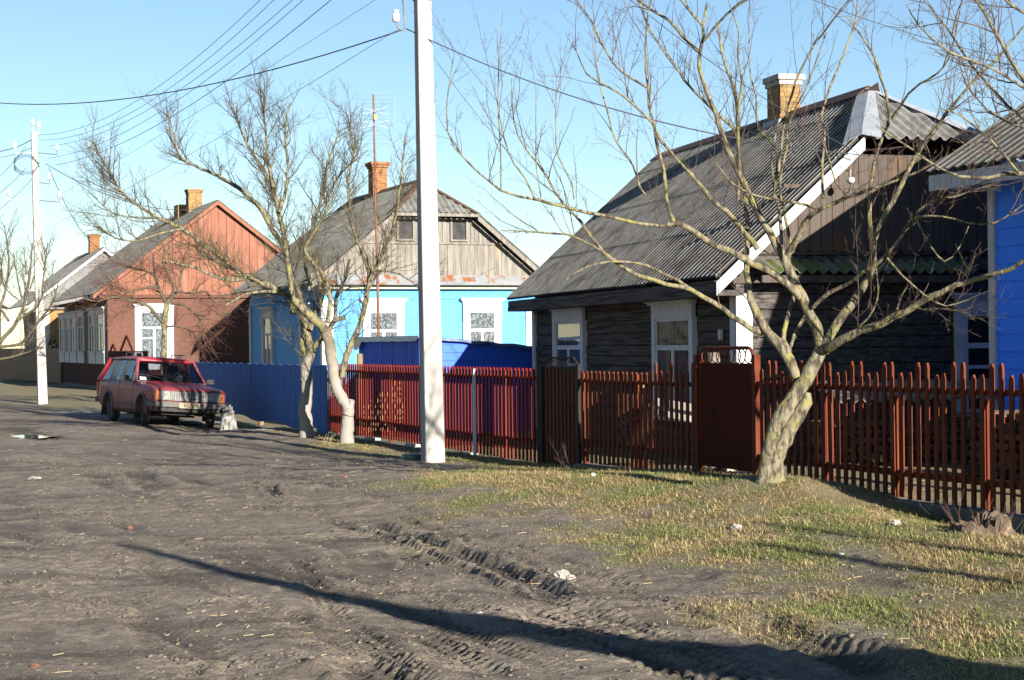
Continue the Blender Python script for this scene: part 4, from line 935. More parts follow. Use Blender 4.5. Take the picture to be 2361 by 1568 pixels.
# short timber stub on the gate run by the trees
p = at(827, 880, 30.9); mb = MB(); mb.lathe([(.06,0),(.058,1.0),(.055,1.44),(.02,1.45)], 9); o = mb.build('timber_post', M['ochre_wood'], None, True); o.location = (p.x, p.y+.3, 0)
tag(o, 'weathered round timber post between the right whitewashed tree and the red slats', 'post')

# ================================================================== utility poles and wires
def pole(name, label, base, Hh, wb, wt, rz, lean):
    t = empty(name, base, rz, label, 'utility pole'); lx = lean*Hh
    mb = MB()
    mb.add([(-wb/2,-wb*.42,-.3),(wb/2,-wb*.42,-.3),(wb/2,wb*.42,-.3),(-wb/2,wb*.42,-.3),(lx-wt/2,-wt*.42,Hh),(lx+wt/2,-wt*.42,Hh),(lx+wt/2,wt*.42,Hh),(lx-wt/2,wt*.42,Hh)], [(0,3,2,1),(4,5,6,7),(0,1,5,4),(1,2,6,5),(2,3,7,6),(3,0,4,7)])
    mb.build('shaft', M['concrete'], t, bevel=.018); return t
def insul(parent, x, y, z, s=1.0):
    mb = MB(); mb.lathe([(.012,-.05),(.038,-.045),(.042,0),(.040,.035),(.022,.04),(.022,.05),(.032,.055),(.032,.075),(.015,.08)], 12); o = mb.build('insulator', M['porcelain'], parent, True); o.location = (x, y, z); o.scale = (s, s, s); return o
NP = on_ground(999, 1064); FP = on_ground(99, 932)
NPz = gz(NP.x, NP.y)
np_ = pole('utility_pole', 'tall near concrete power pole standing on the verge before the red fence', (NP.x, NP.y, 0), 8.0, .285, .185, AF, -.013)
def hook(parent, p0, p1, p2, r=.011):
    mb = MB(); p0 = Vector(p0); p1 = Vector(p1); p2 = Vector(p2); pts = [p0, p1]
    c = (p1+p2)/2; rr = (p2-p1).length/2; ex = (p1-p2).normalized()
    for a in np.linspace(0, math.pi, 8)[1:-1]: pts.append(c+ex*rr*math.cos(a)+Vector((0,0,-1))*rr*math.sin(a))
    pts.append(p2); mb.tube(pts, r, 6); return mb.build('hook', M['steel'], parent, True)
LXh = -.013
hz = 6.30
mb = MB(); mb.box(LXh*hz-.42, LXh*hz+.16, -.13, -.09, 6.30, 6.36); mb.box(LXh*hz-.1, LXh*hz+.16, .10, .13, 6.30, 6.36); mb.build('bracket', M['rust'], np_)
hook(np_, (LXh*hz-.33, -.11, 6.36), (LXh*hz-.29, -.11, 5.90), (LXh*hz-.42, -.11, 5.95)); insul(np_, LXh*hz-.42, -.11, 6.02, 1.3)
for k, zz in enumerate((7.9, 7.6, 7.2, 6.9)):
    mb = MB(); mb.tube([(LXh*zz-.1, 0, zz-.1), (LXh*zz-.45, 0, zz-.1), (LXh*zz-.45, 0, zz)], .011, 6); mb.build('hook', M['steel'], np_); insul(np_, LXh*zz-.45, 0, zz+.04)
fp_ = pole('utility_pole', 'far concrete power pole at the left with hooks and insulators', (FP.x, FP.y, 0), 7.85, .27, .165, AF, -.022)
FPH = []
for (dx, z) in ((-.03, 8.05), (.14, 7.98), (-.55, 7.35), (.62, 7.35), (.38, 6.50), (-.75, 6.02), (.65, 5.98), (-.35, 3.55), (-.42, 2.9)):
    cx = -.022*z
    mb = MB()
    if abs(dx) < .2: mb.tube([(cx+dx, 0, 7.7), (cx+dx, 0, z)], .012, 5)
    else: mb.tube([(cx, -.05, z-.12), (cx+dx, -.05, z-.16), (cx+dx, -.05, z)], .014, 5)
    mb.build('hook', M['steel'], fp_); insul(fp_, cx+dx, -.05 if abs(dx) > .2 else 0, z+.04, 1.5)
mb = MB(); mb.box(-.022*3.5-.45, .05, -.12, -.08, 3.25, 3.29); mb.build('bracket', M['steel'], fp_)
mb = MB()
for k in range(4):
    a0 = k*.9; mb.tube([(-.022*6.8-.25+.35*math.cos(a0+q), -.12, 6.8+.05*k+.3*math.sin(a0+q)) for q in np.linspace(0, 3.6, 10)], .010, 4)
mb.build('cable_loops', M['wire'], fp_, True)
def wire(label, p, q, sag, r, mat='wire', n=28, cat='wire'):
    p = Vector(p); q = Vector(q); mb = MB()
    mb.tube([p.lerp(q, t)-Vector((0, 0, 4*sag*t*(1-t))) for t in np.linspace(0, 1, n)], r*.72, 5); o = mb.build('overhead_wire', M[mat], None, True)
    tag(o, label, cat, 'overhead wires'); return o
FPc = lambda x, y: at(x, y, FP.y)
NPc = lambda x, y: at(x, y, NP.y)
wire('topmost wire from the far pole climbing to the upper left of the near pole', FPc(90, 311), NPc(905, -330), .95, .0075)
wire('second wire from the top of the far pole, just under the topmost', FPc(93, 323), NPc(915, -300), .95, .0075)
wire('third wire from the far pole, upper one of the middle pair', FPc(113, 337), NPc(925, -240), .75, .0075)
wire('fourth wire from the far pole, lower one of the middle pair', FPc(110, 365), NPc(935, -225), .72, .0075)
wire('lowest thick wire rising from the right hook of the far pole', FPc(127, 381), NPc(975, -185), .62, .0095)
wire('thin pale wire from the left edge rising behind the near pole at the top', at(-60, 560, 70), at(930, -42, 30), .15, .006, 'wire_thin')
wire('thin pale wire ending at the white insulator of the near pole', at(-60, 585, 70), NPc(920, 66), .4, .006, 'wire_thin')
wire('black cable from the left edge to the hook of the near pole', at(-140, 219, 40), NPc(936, 66), .55, .014)
wire('black cable from the near pole hook down to the log house gable', NPc(936, 66), at(1981, 357, 21.9), .30, .012)
wire('thin pale wire from the near pole falling steeply towards the shed side', NPc(996, 45), at(1400, 465, 40), .3, .006, 'wire_thin')
wire('thin pale wire from the near pole falling towards the log house ridge end', NPc(997, 128), at(1330, 480, 42), .3, .006, 'wire_thin')
wire('wire crossing the sky behind the leaning tree to the log house insulator', at(1440, -12, 24), at(1981, 355, 21.9), .12, .008)
wire('wire over the chimney running right behind the tree crown', at(1860, -6, 22), at(2420, 150, 24), .1, .008)
wire('cable from the far pole down to the salmon gable', FPc(106, 378), at(470, 480, 66.5), .5, .016)
wire('slack cable from the far pole drooping to the brown red eave', FPc(112, 386), at(300, 560, 67), 1.2, .014)
wire('upper wire leaving the far pole to the left edge', FPc(72, 323), at(-40, 352, 49), .1, .02)
wire('middle wire leaving the far pole to the left edge', FPc(74, 340), at(-40, 364, 49), .1, .012)
wire('steep wire from the far pole dropping to the left edge', FPc(60, 338), at(-40, 440, 53), .1, .01)
wire('lower steep wire from the far pole dropping to the left edge', FPc(60, 388), at(-40, 470, 55), .1, .01)
wire('lowest steep wire behind the far pole dropping to the left edge', FPc(84, 402), at(-40, 510, 56), .1, .01)
# television mast
t = empty('television_mast', (-2.92, 38.2, 0), 0, 'thin rusty mast with a pale grid aerial beside the orange chimney', 'antenna mast')
mb = MB(); mb.tube([(0,0,0),(-.03,0,3.5),(-.06,0,5.4)], .03, 8); mb.tube([(-.06,0,5.4),(-.075,0,7.12)], .02, 8); mb.build('mast', M['rust'], t, True)
mb = MB()
for z in np.linspace(6.05, 7.1, 13): mb.tube([(-.5,.05,z),(.38,.05,z)], .0028, 3)
for x in (-.5, .38): mb.tube([(x,.05,6.05),(x,.05,7.1)], .0028, 3)
mb.build('grid', M['tin'], t)
mb = MB()
for z in (6.45, 6.75):
    for s_ in (-1, 1):
        for e in (-1, 1): mb.tube([(-.06,-.05,z+e*.01),(-.06+s_*.33,-.08,z+e*.09)], .005, 4)
mb.build('dipoles', M['porcelain'], t)
mb = MB(); mb.box(-.06,.0,-.09,-.03,6.56,6.66); mb.build('amplifier', mk('yellow_plastic', (.8,.55,.08), rough=.5), t)
# thin pole with loop in the shed yard
mb = MB(); mb.tube([(0,0,0),(0,0,2.35),(.03,0,2.5)], .012, 6); o = mb.build('iron_rod', M['rust']); o.location = at(1229, 800, 40).xy.to_3d(); tag(o, 'thin iron rod standing before the right corner of the sky blue house', 'rod')

# ================================================================== trees
ZN = {'1': (1008.7, 0, .29296), '2': (1669.3, 0, .29296), '3': (1152.8, 403.5, .29296), '4': (1669.3, 403.5, .51274), '7': (1498.6, 749.3, .45031),
      '5': (201.7, 201.7, .5773), '6': (518.8, 576.4, .51464), 'c': (0, 576.4, .29409), 'D': (0, 0, 1)}
def cat_rom(P, r, step):
    """smooth a polyline of points and radii"""
    P = np.array([list(p) for p in P]); n = len(P)
    if n < 3: 
        t = np.linspace(0, 1, 4)[:, None]; return P[0]*(1-t)+P[-1]*t, np.linspace(r[0], r[-1], 4)
    out = []; rr = []
    Q = np.vstack([2*P[0]-P[1], P, 2*P[-1]-P[-2]])
    for i in range(n-1):
        p0, p1, p2, p3 = Q[i:i+4]; L = np.linalg.norm(p2-p1); k = max(1, int(L/step))
        for j in range(k):
            t = j/k; out.append(.5*((2*p1)+(-p0+p2)*t+(2*p0-5*p1+4*p2-p3)*t*t+(-p0+3*p1-3*p2+p3)*t**3)); rr.append(r[i]*(1-t)+r[i+1]*t)
    out.append(P[-1]); rr.append(r[-1]); return np.array(out), np.array(rr)
class TM:                                                   # fast tube mesher
    def __init__(s): s.V = []; s.F = []; s.n = 0
    def tube(s, P, r, n):
        P = np.asarray(P, float); N = len(P); T = np.gradient(P, axis=0); T /= np.linalg.norm(T, axis=1)[:, None]+1e-9
        a = np.array([0, 0, 1.]) if abs(T[0][2]) < .9 else np.array([1., 0, 0]); x = np.cross(T[0], a); x /= np.linalg.norm(x)
        X = np.zeros((N, 3))
        for i in range(N): x = x-T[i]*x.dot(T[i]); x /= np.linalg.norm(x)+1e-9; X[i] = x
        Yv = np.cross(T, X); an = np.arange(n)*2*math.pi/n
        V = P[:, None]+(X[:, None]*np.cos(an)[None, :, None]+Yv[:, None]*np.sin(an)[None, :, None])*np.asarray(r)[:, None, None]
        s.V.append(V.reshape(-1, 3)); i = np.arange(N-1)[:, None]*n; k = np.arange(n)[None]; k2 = (k+1) % n
        s.F.append((np.stack([i+k, i+k2, i+n+k2, i+n+k], -1).reshape(-1, 4)+s.n)); s.n += N*n
        return s
    def build(s, name, mat, parent, smooth=True): return mesh_obj(name, np.concatenate(s.V), np.concatenate(s.F), mat, parent, smooth)
def norm(v): return v/(np.linalg.norm(v)+1e-9)
def grow(tm, P, r, rg, lv, cfg):
    """children along a branch"""
    c = cfg[lv]; L = np.sum(np.linalg.norm(np.diff(P, axis=0), axis=1))
    n = rg.poisson(c['dens']*L); 
    for _ in range(n):
        t = c.get('t0', .2)+(1-c.get('t0', .2))*rg.random(); i = min(len(P)-2, int(t*(len(P)-1))); base = P[i]+(P[i+1]-P[i])*rg.random(); tg = norm(P[i+1]-P[i])
        v = rg.normal(size=3); v = norm(v-tg*v.dot(tg)); d = norm(tg*c['fwd']+v*c['out']+np.array([0, 0, c['up']]))
        ln = c['len']*(.35+.9*rg.random())*(1-.45*t*c.get('tap', 1)); rp = r[min(i, len(r)-1)]
        r0 = min(rp*.62, c['r']*(.7+.6*rg.random())); k = c['seg']; Q = [base]; dd = d
        for j in range(k):
            dd = norm(dd+rg.normal(size=3)*c['wob']+np.array([0, 0, c['trop']])); Q.append(Q[-1]+dd*ln/k)
        Q = np.array(Q); rr = np.linspace(r0, max(.0011, r0*.28), k+1); tm[min(lv, len(tm)-1)].tube(Q, rr, c['sides'])
        if lv+1 < len(cfg): grow(tm, Q, rr, rg, lv+1, cfg)
def make_tree(name, label, cat, base, limbs, Y0, ppx, cfg, seed, trunkmat, limbmat, twigmat, group=None, ntr=1):
    """limbs: (zone, [(x,y)...], [radii px...], depth0, depth1)"""
    root = empty(name, base, 0, label, cat, group); B = np.array(base); rg = np.random.default_rng(seed)
    tr = TM(); lb = TM(); tw = TM(); L3 = []
    for q, (zn, pts, rad, d0, d1) in enumerate(limbs):
        ox, oy, sc = ZN[zn]; n = len(pts); P = []
        for i, (x, y) in enumerate(pts):
            t = i/(n-1); p = at(ox+sc*x, oy+sc*y, Y0+d0+(d1-d0)*t); P.append(np.array(p)-B)
        rr = np.interp(np.linspace(0, 1, n), np.linspace(0, 1, len(rad)), rad)*Y0/4000.0
        P, rr = cat_rom(P, list(rr), .06 if q < ntr else .09)
        amp = np.minimum(rr*.18, .006)
        P[1:-1] += rg.normal(size=P[1:-1].shape)*amp[1:-1, None]
        rr = rr*(1+rg.normal(size=len(rr))*.05)
        rr = rr if q < ntr else rr*(.92 if rr[0] > .03 else .80)
        (tr if q < ntr else lb).tube(P, rr, 14 if rr.max() > .04 else 8)
        L3.append((P, rr, q))
    for P, rr, q in L3:
        if q >= ntr: grow([tw, tw, tw, tw], P, rr, rg, 0, cfg)
    print(name, len(lb.V), len(tw.V))
    t_ = tr.build('trunk', trunkmat, root); l_ = lb.build('limbs', limbmat, root); 
    if tw.V: tw.build('twigs', twigmat, root)
    return root
# --- leaning tree in front
TB = on_ground(1770, 1118, .30)
limbs = [
 ('D', [(1768,1125),(1769,1100),(1772,1060),(1786,1000),(1812,945),(1848,890),(1876,840),(1893,805)], [36,24,19,19.5,20.5,17.5,16,15], 0, 0),
 ('D', [(1783,1120),(1790,1060),(1815,1000),(1842,955),(1858,925),(1862,905)], [26,18,17,16,14,8], -.02, -.04),
 ('4', [(440,800),(430,730),(395,640),(350,550),(300,440),(270,370),(235,310),(170,200),(110,90),(75,0),(15,-110),(-20,-225),(-66,-350),(-100,-442),(-112,-530),(-94,-615),(-94,-672),(-76,-770)], [16,14,13,12,12,11,10,9,8.5,8,7.5,6.5,6,5,4.5,4.5,4,3], 0, .5),
 ('4', [(445,795),(470,730),(540,620),(600,540),(650,460),(670,390),(665,300),(655,200),(655,100),(665,5),(690,-100),(716,-180),(740,-240),(740,-296),(728,-375),(700,-443),(677,-525),(643,-585),(608,-640),(551,-713)], [15,12,11,10,9,8,6.5,5.5,5,4.5,4,4,3.5,3.5,3,3,2.5,2,2,1.5], 0, -.7),
 ('4', [(675,300),(700,220),(760,120),(800,40),(860,-80),(920,-170),(965,-230),(1030,-315),(1120,-420),(1225,-518),(1349,-670)], [7,7,7,6.5,6,5,4.5,4.5,4,3.5,2.5], -.5, -1.1),
 ('4', [(440,790),(475,775),(530,742),(620,700),(720,660),(820,610),(920,550),(1040,500),(1180,460),(1290,425),(1360,380),(1440,330)], [15,13,11,10,9.5,9,7.5,6.5,6,5,4.5,3], 0, -1.5),
 ('3', [(2340,1600),(2270,1450),(2200,1340),(2100,1240),(2040,1110),(1970,980),(1950,850),(1945,700),(1950,500),(1945,300),(1930,150),(1912,22),(1873,-227),(1873,-477),(1834,-698),(1772,-877),(1740,-1010),(1720,-1200)], [15,14,13,12,11,9,7.5,7,6,5.5,5.5,5,5,4.5,4,3.5,3,2], .03, .7),
 ('3', [(2060,1240),(1990,1210),(1900,1160),(1750,1050),(1600,960),(1500,900),(1410,880),(1200,830),(1080,790),(930,700),(820,620),(700,450),(570,290),(500,230),(430,120),(360,0),(300,-85),(220,-180),(145,-300),(112,-410),(95,-560),(93,-760)], [9,8,7.5,7,6.5,6.5,6,5.5,5.5,5.5,5,4.5,3.5,3,2.8,2.5,2.3,2,1.8,1.6,1.3,1], .2, -.9),
 ('3', [(1500,900),(1400,830),(1280,770),(1150,710),(950,680),(780,695),(640,745),(500,830)], [5.5,5,4.5,4,3.5,3,2,1], 0, -.6),
 ('3', [(830,620),(740,560),(600,490),(520,465),(370,455),(270,450),(130,440),(0,435)], [4,3.5,3.2,3,2.6,2.2,1.6,1], -.5, -.2),
 ('3', [(2360,960),(2230,830),(2100,750),(1980,690),(1850,620),(1700,560),(1560,470),(1400,385),(1250,400),(1100,380),(900,335),(700,300),(500,250),(300,200),(150,170),(0,120),(-60,70),(-160,-15),(-260,-110),(-360,-215),(-410,-340),(-420,-480),(-405,-680),(-360,-950)], [11,9.5,9,9,8.5,8,7.5,7,5,4.8,4.5,4.2,4,3.5,3,2.8,2.5,2.2,2,1.8,1.6,1.4,1.2,1], 0, -1.2),
 ('1', [(1870,1775),(1835,1680),(1800,1568),(1780,1350),(1740,1200),(1710,1000),(1665,830),(1660,700),(1640,550),(1640,300),(1660,100),(1690,-30)], [7,6,5.5,5,4.8,4.5,4,3.8,3.2,3,2.5,2], -.3, .3),
 ('1', [(2520,1960),(2370,1780),(2270,1660),(2150,1560),(2020,1400),(1900,1270),(1750,1095),(1690,960),(1590,870),(1440,740),(1270,650),(1170,580),(1090,400),(1005,265)], [8,7,6.5,6,5.5,4.5,4,3.5,3,2.8,2.5,2,1.5,.9], .2, -.5),
 ('1', [(2344,1020),(2200,890),(2040,740),(1900,570),(1760,370),(1680,240),(1590,30),(1560,-90)], [5,4.5,4,3.5,3,2.8,2.2,1.8], .4, .9),
 ('1', [(1650,690),(1480,590),(1380,490),(1290,330),(1220,180),(1100,0),(1060,-60)], [4,3.5,3,2.8,2.4,1.8,1.4], 0, .4),
 ('1', [(2060,410),(1940,290),(1820,160),(1700,90),(1580,0),(1500,-60)], [5,5,4.5,4,3.5,3], .4, .8),
 ('1', [(2085,200),(2020,130),(1960,60),(1900,-20)], [4,4,3.5,3], .4, .3),
 ('1', [(2100,320),(2180,210),(2280,110),(2400,20),(2560,-80)], [4,3.8,3.4,3,2.5], .4, 0),
 ('4', [(285,360),(340,270),(390,180),(450,150),(560,100),(700,50),(830,5),(960,-60)], [9,7.5,7,6,5,4,3,2], 0, -.8),
 ('4', [(430,155),(330,125),(200,105),(100,75),(30,30),(-40,-60)], [4.5,4,3.5,3,2.5,1.6], -.1, -.8),
 ('4', [(400,595),(470,530),(560,490),(620,440),(700,390),(790,290),(830,210),(930,120),(1040,95),(1200,45)], [6.5,6,5.5,5.5,5,4.5,4,3.2,2.8,2], 0, -1.4),
 ('4', [(860,190),(980,185),(1100,215),(1220,215),(1349,130)], [3.2,2.8,2.8,2.5,1.8], -1.0, -1.6),
 ('4', [(292,800),(265,740),(280,650),(310,560),(325,480)], [8,6.5,6,5,3], .1, .35),
 ('4', [(290,795),(330,690),(370,620)], [6,5,3], .1, .5),
 ('4', [(258,310),(252,200),(235,110),(222,30),(215,-60),(235,-200),(262,-300)], [6,5,4,3.6,3.2,2.5,1.6], .1, .6),
 ('4', [(300,310),(285,230),(265,140),(250,30),(280,-120),(300,-250),(380,-420),(460,-640)], [5,4.5,4,3.5,3.5,3,2.5,1.6], .1, -.4),
 ('2', [(110,1568),(120,1300),(115,1100),(110,900),(120,800),(140,640),(110,450),(115,250),(60,80),(20,-60)], [5,4.5,4.2,4,3.6,3,2.5,2.2,1.8,1.4], .3, -.2),
 ('2', [(390,1560),(420,1300),(400,1150),(280,1030),(255,900),(250,740),(210,600),(195,400),(200,0)], [5,4.5,4,3.5,3,2.5,2,1.6,1.2], .2, .8),
 ('2', [(780,1560),(775,1300),(790,1050),(770,900),(830,700),(900,530),(960,380),(1040,130),(1050,-60)], [4.5,4.2,4,3.8,3.5,3.2,2.8,2.2,1.6], -.2, .5),
 ('2', [(430,1350),(470,1000),(560,650),(640,480),(720,330),(830,200),(930,60),(1000,-20)], [4,3.5,3.2,3,2.8,2.5,2,1.6], 0, -.5),
 ('2', [(1290,960),(1380,850),(1450,740),(1540,660),(1680,580),(1780,440),(1850,120),(1880,-40)], [4,3.6,3.2,3,2.5,2.2,1.6,1.2], -.3, -1.2),
 ('1', [(500,1490),(497,1200),(480,900),(480,600),(500,280),(515,60)], [2.2,2,1.8,1.5,1.2,.8], -.9, -.8),
 ('1', [(770,1568),(690,1400),(600,1290),(530,1100),(485,900)], [2.6,2.4,2.2,2,1.6], -.8, -.7),
 ('1', [(815,1560),(780,1330),(775,1100),(775,750)], [1.8,1.6,1.4,.9], -.8, -.9),
 ('1', [(1075,1568),(1060,1450),(950,1230),(930,1000),(935,600)], [2.4,2.2,2,1.6,1], -.6, -.7),
 ('1', [(1640,1540),(1590,1470),(1540,1300),(1400,1100),(1330,850),(1260,600),(1240,300),(1220,-10)], [3.2,3,2.8,2.5,2.2,1.8,1.5,1.1], -.4, 0),
 ('4', [(560,95),(500,30),(470,-80),(440,-160)], [3,2.6,2,1.2], -.5, -.9),
 ('4', [(735,375),(800,450),(900,540),(1000,590),(1100,560)], [3,2.8,2.4,2,1.2], -1, -1.3),
 ('4', [(860,190),(900,270),(990,390),(1060,320),(1100,230)], [2.6,2.6,2.6,2,1.4], -1, -1.2),
 ('4', [(590,700),(650,640),(690,560),(690,480),(680,400)], [3.6,3.2,2.6,2,1.4], -.1, -.6),
 ('4', [(770,625),(800,540),(830,490)], [3,2.6,2], -.4, -.6),
 ('4', [(850,590),(920,610),(1000,600),(1080,620),(1130,640)], [3,2.6,2.2,1.6,1], -.5, -1.2),
]
cfg = [dict(dens=4.6, t0=.15, fwd=.8, out=.75, up=.6, len=.80, r=.0044, seg=7, wob=.11, trop=.05, sides=5, tap=.4),
       dict(dens=7.5, t0=.10, fwd=.7, out=.8, up=.25, len=.24, r=.0024, seg=4, wob=.16, trop=.05, sides=3, tap=.4),
       dict(dens=26, t0=.1, fwd=.5, out=.9, up=.1, len=.045, r=.0016, seg=1, wob=.1, trop=.0, sides=3)]
make_tree('bare_tree', 'leaning bare fruit tree with yellow lichen on its trunk before the ring topped gate', 'tree', (TB.x, TB.y, .25), limbs, TB.y, 1, cfg, 11, M['bark'], M['bark'], M['twig'], 'bare trees along the fence', ntr=2)
# --- two whitewashed trees
cfgm = [dict(dens=9.5, t0=.12, fwd=.7, out=.8, up=.40, len=.90, r=.0095, seg=7, wob=.13, trop=.07, sides=4, tap=.5),
        dict(dens=12.0, t0=.08, fwd=.6, out=.8, up=.3, len=.45, r=.0046, seg=5, wob=.15, trop=.06, sides=3, tap=.5),
        dict(dens=14.0, t0=.1, fwd=.6, out=.9, up=.1, len=.12, r=.0026, seg=2, wob=.15, trop=.0, sides=3)]
TL = on_ground(706, 1012, -.03)
limbs = [
 ('6', [(368,848),(366,820),(362,760),(358,710),(366,640),(368,590),(362,540),(368,500),(388,455)], [36/2,16,15,15,14,14,13,13,13], 0, 0),
 ('6', [(388,460),(376,400),(360,345),(350,280),(335,200),(300,120)], [12,9,8,7,6,5], 0, .3),
 ('6', [(392,450),(425,400),(465,360),(490,320),(535,300)], [8,7,6.5,6,5], 0, -.3),
 ('6', [(372,500),(350,430),(343,400)], [9,8,6], 0, .2),
 ('5', [(822,905),(812,790),(800,700),(790,620),(765,500),(740,400),(700,330),(640,230),(600,130),(598,60)], [8,7,7,7,6,5.5,5,3.5,2.5,1.6], .2, .6),
 ('5', [(790,640),(735,560),(690,480),(600,400),(500,345),(420,310),(370,280),(345,200),(310,100)], [6.5,6.5,6,5,4,3.5,3,2,1.2], .4, -.6),
 ('5', [(765,500),(790,420),(800,320),(790,180),(810,60)], [5,4,3.5,2.5,1.5], .3, .8),
 ('5', [(742,400),(720,280),(710,160),(690,10)], [4.5,3.5,2.5,1.5], .3, 1.0),
 ('6', [(490,320),(500,220),(540,120),(560,40)], [5,4.5,4,3], -.3, -.2),
 ('6', [(380,360),(410,280),(440,190),(430,110),(400,30)], [7,6.5,6,5,4], 0, .5),
 ('5', [(890,790),(870,680),(900,560),(940,420),(960,300),(1010,170)], [6,5,4.5,4,3,1.6], .2, .8),
]
make_tree('bare_tree', 'left whitewashed tree rising straight before the blue board fence', 'tree', (TL.x, TL.y, -.05), limbs, TL.y, 1, cfgm, 5, M['whitewash'], M['bark'], M['twig_far'], 'bare trees along the fence', ntr=1)
TR_ = on_ground(800, 1010, .06)
limbs = [
 ('6', [(548,885),(547,850),(546,820),(548,770),(552,740),(548,700),(520,660),(500,610),(485,550),(476,490),(468,420),(445,355)], [18,17,16,15,13,13,13,13,13,13,12], 0, 0),
 ('6', [(552,735),(562,700),(568,672)], [14,8,7], -.03, -.05),
 ('6', [(450,365),(430,335),(370,285),(300,215),(220,170),(150,142),(60,95),(-20,60),(-120,10)], [12,11.5,11,9,7.5,6.5,5,4.5,4], 0, -.8),
 ('6', [(524,570),(540,500),(565,420),(600,350),(625,260),(640,180),(648,100),(640,20)], [8,8,7.5,7,6.5,6,5.5,5], 0, -.3),
 ('5', [(560,690),(480,640),(380,565),(280,520),(200,470),(140,420),(105,370),(60,290),(10,230)], [5.5,5,5,4,3.5,3,2.5,2,1.2], -.7, -1.2),
 ('6', [(460,325),(470,230),(455,140),(420,80),(380,10)], [6,5.5,5,4.5,4], 0, .4),
 ('6', [(300,215),(290,120),(280,40),(270,-40)], [7,6,5,4.5], -.2, .2),
 ('6', [(290,190),(180,185),(90,200),(0,250)], [5,4,3,1.8], -.3, -.8),
 ('6', [(150,142),(60,125),(0,130)], [4,3,2], -.5, -.9),
 ('5', [(1112,830),(1140,740),(1190,640),(1230,520),(1250,380),(1270,180)], [5,4.5,4,3,2.4,1.2], -.3, -.8),
 ('5', [(1130,760),(1090,640),(1060,560),(1040,400),(1060,250),(1040,110)], [5,4,3.5,3,2.2,1.2], -.3, .2),
 ('5', [(935,780),(900,700),(870,640),(940,520),(1000,360),(1120,250)], [5,4,4,3.4,2.4,1.2], .1, .6),
 ('5', [(1150,730),(1230,740),(1300,780),(1340,830)], [3,2.5,2,1.2], -.3, -.9),
 ('5', [(380,565),(300,580),(200,610),(110,600),(30,540)], [3.5,3,2.5,2,1.2], -1, -1.6),
 ('5', [(280,520),(200,520),(100,500),(10,420)], [3,2.5,2,1.2], -1, -1.3),
 ('5', [(655,745),(600,770),(520,760),(430,720),(300,690)], [5,4,3.5,3,1.8], -.6, -1.2),
]
make_tree('bare_tree', 'right whitewashed tree with its trunk leaning left before the bright red fence', 'tree', (TR_.x, TR_.y, -.05), limbs, TR_.y, 1, cfgm, 8, M['whitewash'], M['bark'], M['twig_far'], 'bare trees along the fence', ntr=2)
# --- tree behind the car
cfgc = [dict(dens=9, t0=.1, fwd=.8, out=.8, up=.0, len=1.3, r=.010, seg=7, wob=.12, trop=-.01, sides=5, tap=.5),
        dict(dens=9, t0=.1, fwd=.7, out=.8, up=.0, len=.55, r=.0052, seg=5, wob=.14, trop=-.02, sides=3, tap=.5),
        dict(dens=9, t0=.1, fwd=.6, out=.9, up=.0, len=.2, r=.0034, seg=3, wob=.15, trop=-.02, sides=3)]
b = at(376, 900, 46.0)
limbs = [
 ('c', [(1280,1100),(1283,850),(1290,700),(1290,580),(1310,430),(1330,390)], [8,7.5,7,7,6,5.5], 0, 0),
 ('c', [(1290,580),(1230,520),(1160,440),(1040,400),(900,370),(760,400),(650,380)], [5,4.5,4,3.5,3,2,1.2], 0, -.6),
 ('c', [(1310,430),(1240,290),(1210,160),(1200,30)], [5,4,3.2,2], 0, .3),
 ('c', [(1330,390),(1360,300),(1330,200),(1280,100),(1290,-20)], [5,4,3.5,3,2], 0, -.3),
 ('c', [(1330,400),(1400,300),(1420,180),(1440,60)], [4,3.5,3,2], 0, .5),
 ('c', [(1340,420),(1450,440),(1560,520),(1600,620),(1590,700)], [3,2.5,2.2,1.8,1.2], 0, -.6),
 ('c', [(1230,290),(1120,300),(980,330),(860,260)], [3.5,3,2.2,1.4], 0, -.5),
 ('c', [(1380,330),(1500,340),(1620,330),(1700,430)], [3,2.6,2,1.2], 0, -.4),
 ('c', [(1220,200),(1100,150),(980,130),(850,60)], [3,2.6,2,1.4], .1, .5),
 ('c', [(1290,600),(1400,600),(1500,640),(1580,740)], [2.5,2.2,1.8,1.2], 0, -.4),
]
make_tree('bare_tree', 'small drooping bare tree behind the red car', 'tree', (b.x, b.y, 0), limbs, 46.0, 1, cfgc, 21, M['bark'], M['twig_far'], M['twig_red'], 'bare trees along the fence', ntr=1)
# --- left edge bush
cfgl = [dict(dens=10, t0=.1, fwd=.8, out=.7, up=.3, len=1.0, r=.009, seg=6, wob=.12, trop=.05, sides=4, tap=.5),
        dict(dens=8, t0=.1, fwd=.7, out=.7, up=.2, len=.45, r=.005, seg=4, wob=.14, trop=.03, sides=3, tap=.5)]
b = at(-60, 900, 44.0)
limbs = [
 ('D', [(-60,940),(-50,860),(-20,810),(0,790)], [9,8,7,6], 0, 0),
 ('D', [(0,790),(40,740),(60,680),(70,620),(75,560)], [5,4.5,3.5,2.5,1.5], 0, .3),
 ('D', [(-20,810),(-10,740),(10,680),(20,600),(10,520)], [5,4,3,2.2,1.3], 0, .5),
 ('D', [(0,800),(50,790),(90,740),(120,700),(135,650)], [4,3.5,3,2,1.2], 0, -.4),
 ('D', [(20,740),(-10,690),(5,640),(-5,560)], [3.5,3,2.4,1.2], 0, .3),
 ('D', [(40,740),(90,700),(100,640),(110,560)], [3,2.5,2,1.2], 0, .6),
 ('D', [(-10,830),(40,820),(100,800)], [3,2.5,1.4], 0, .2),
]
make_tree('bare_tree', 'twiggy bare tree leaning in at the left edge before the brown sheet fence', 'tree', (b.x, b.y, 0), limbs, 44.0, 1, cfgl, 31, M['bark'], M['twig_far'], M['twig_far'], 'bare trees along the fence', ntr=1)
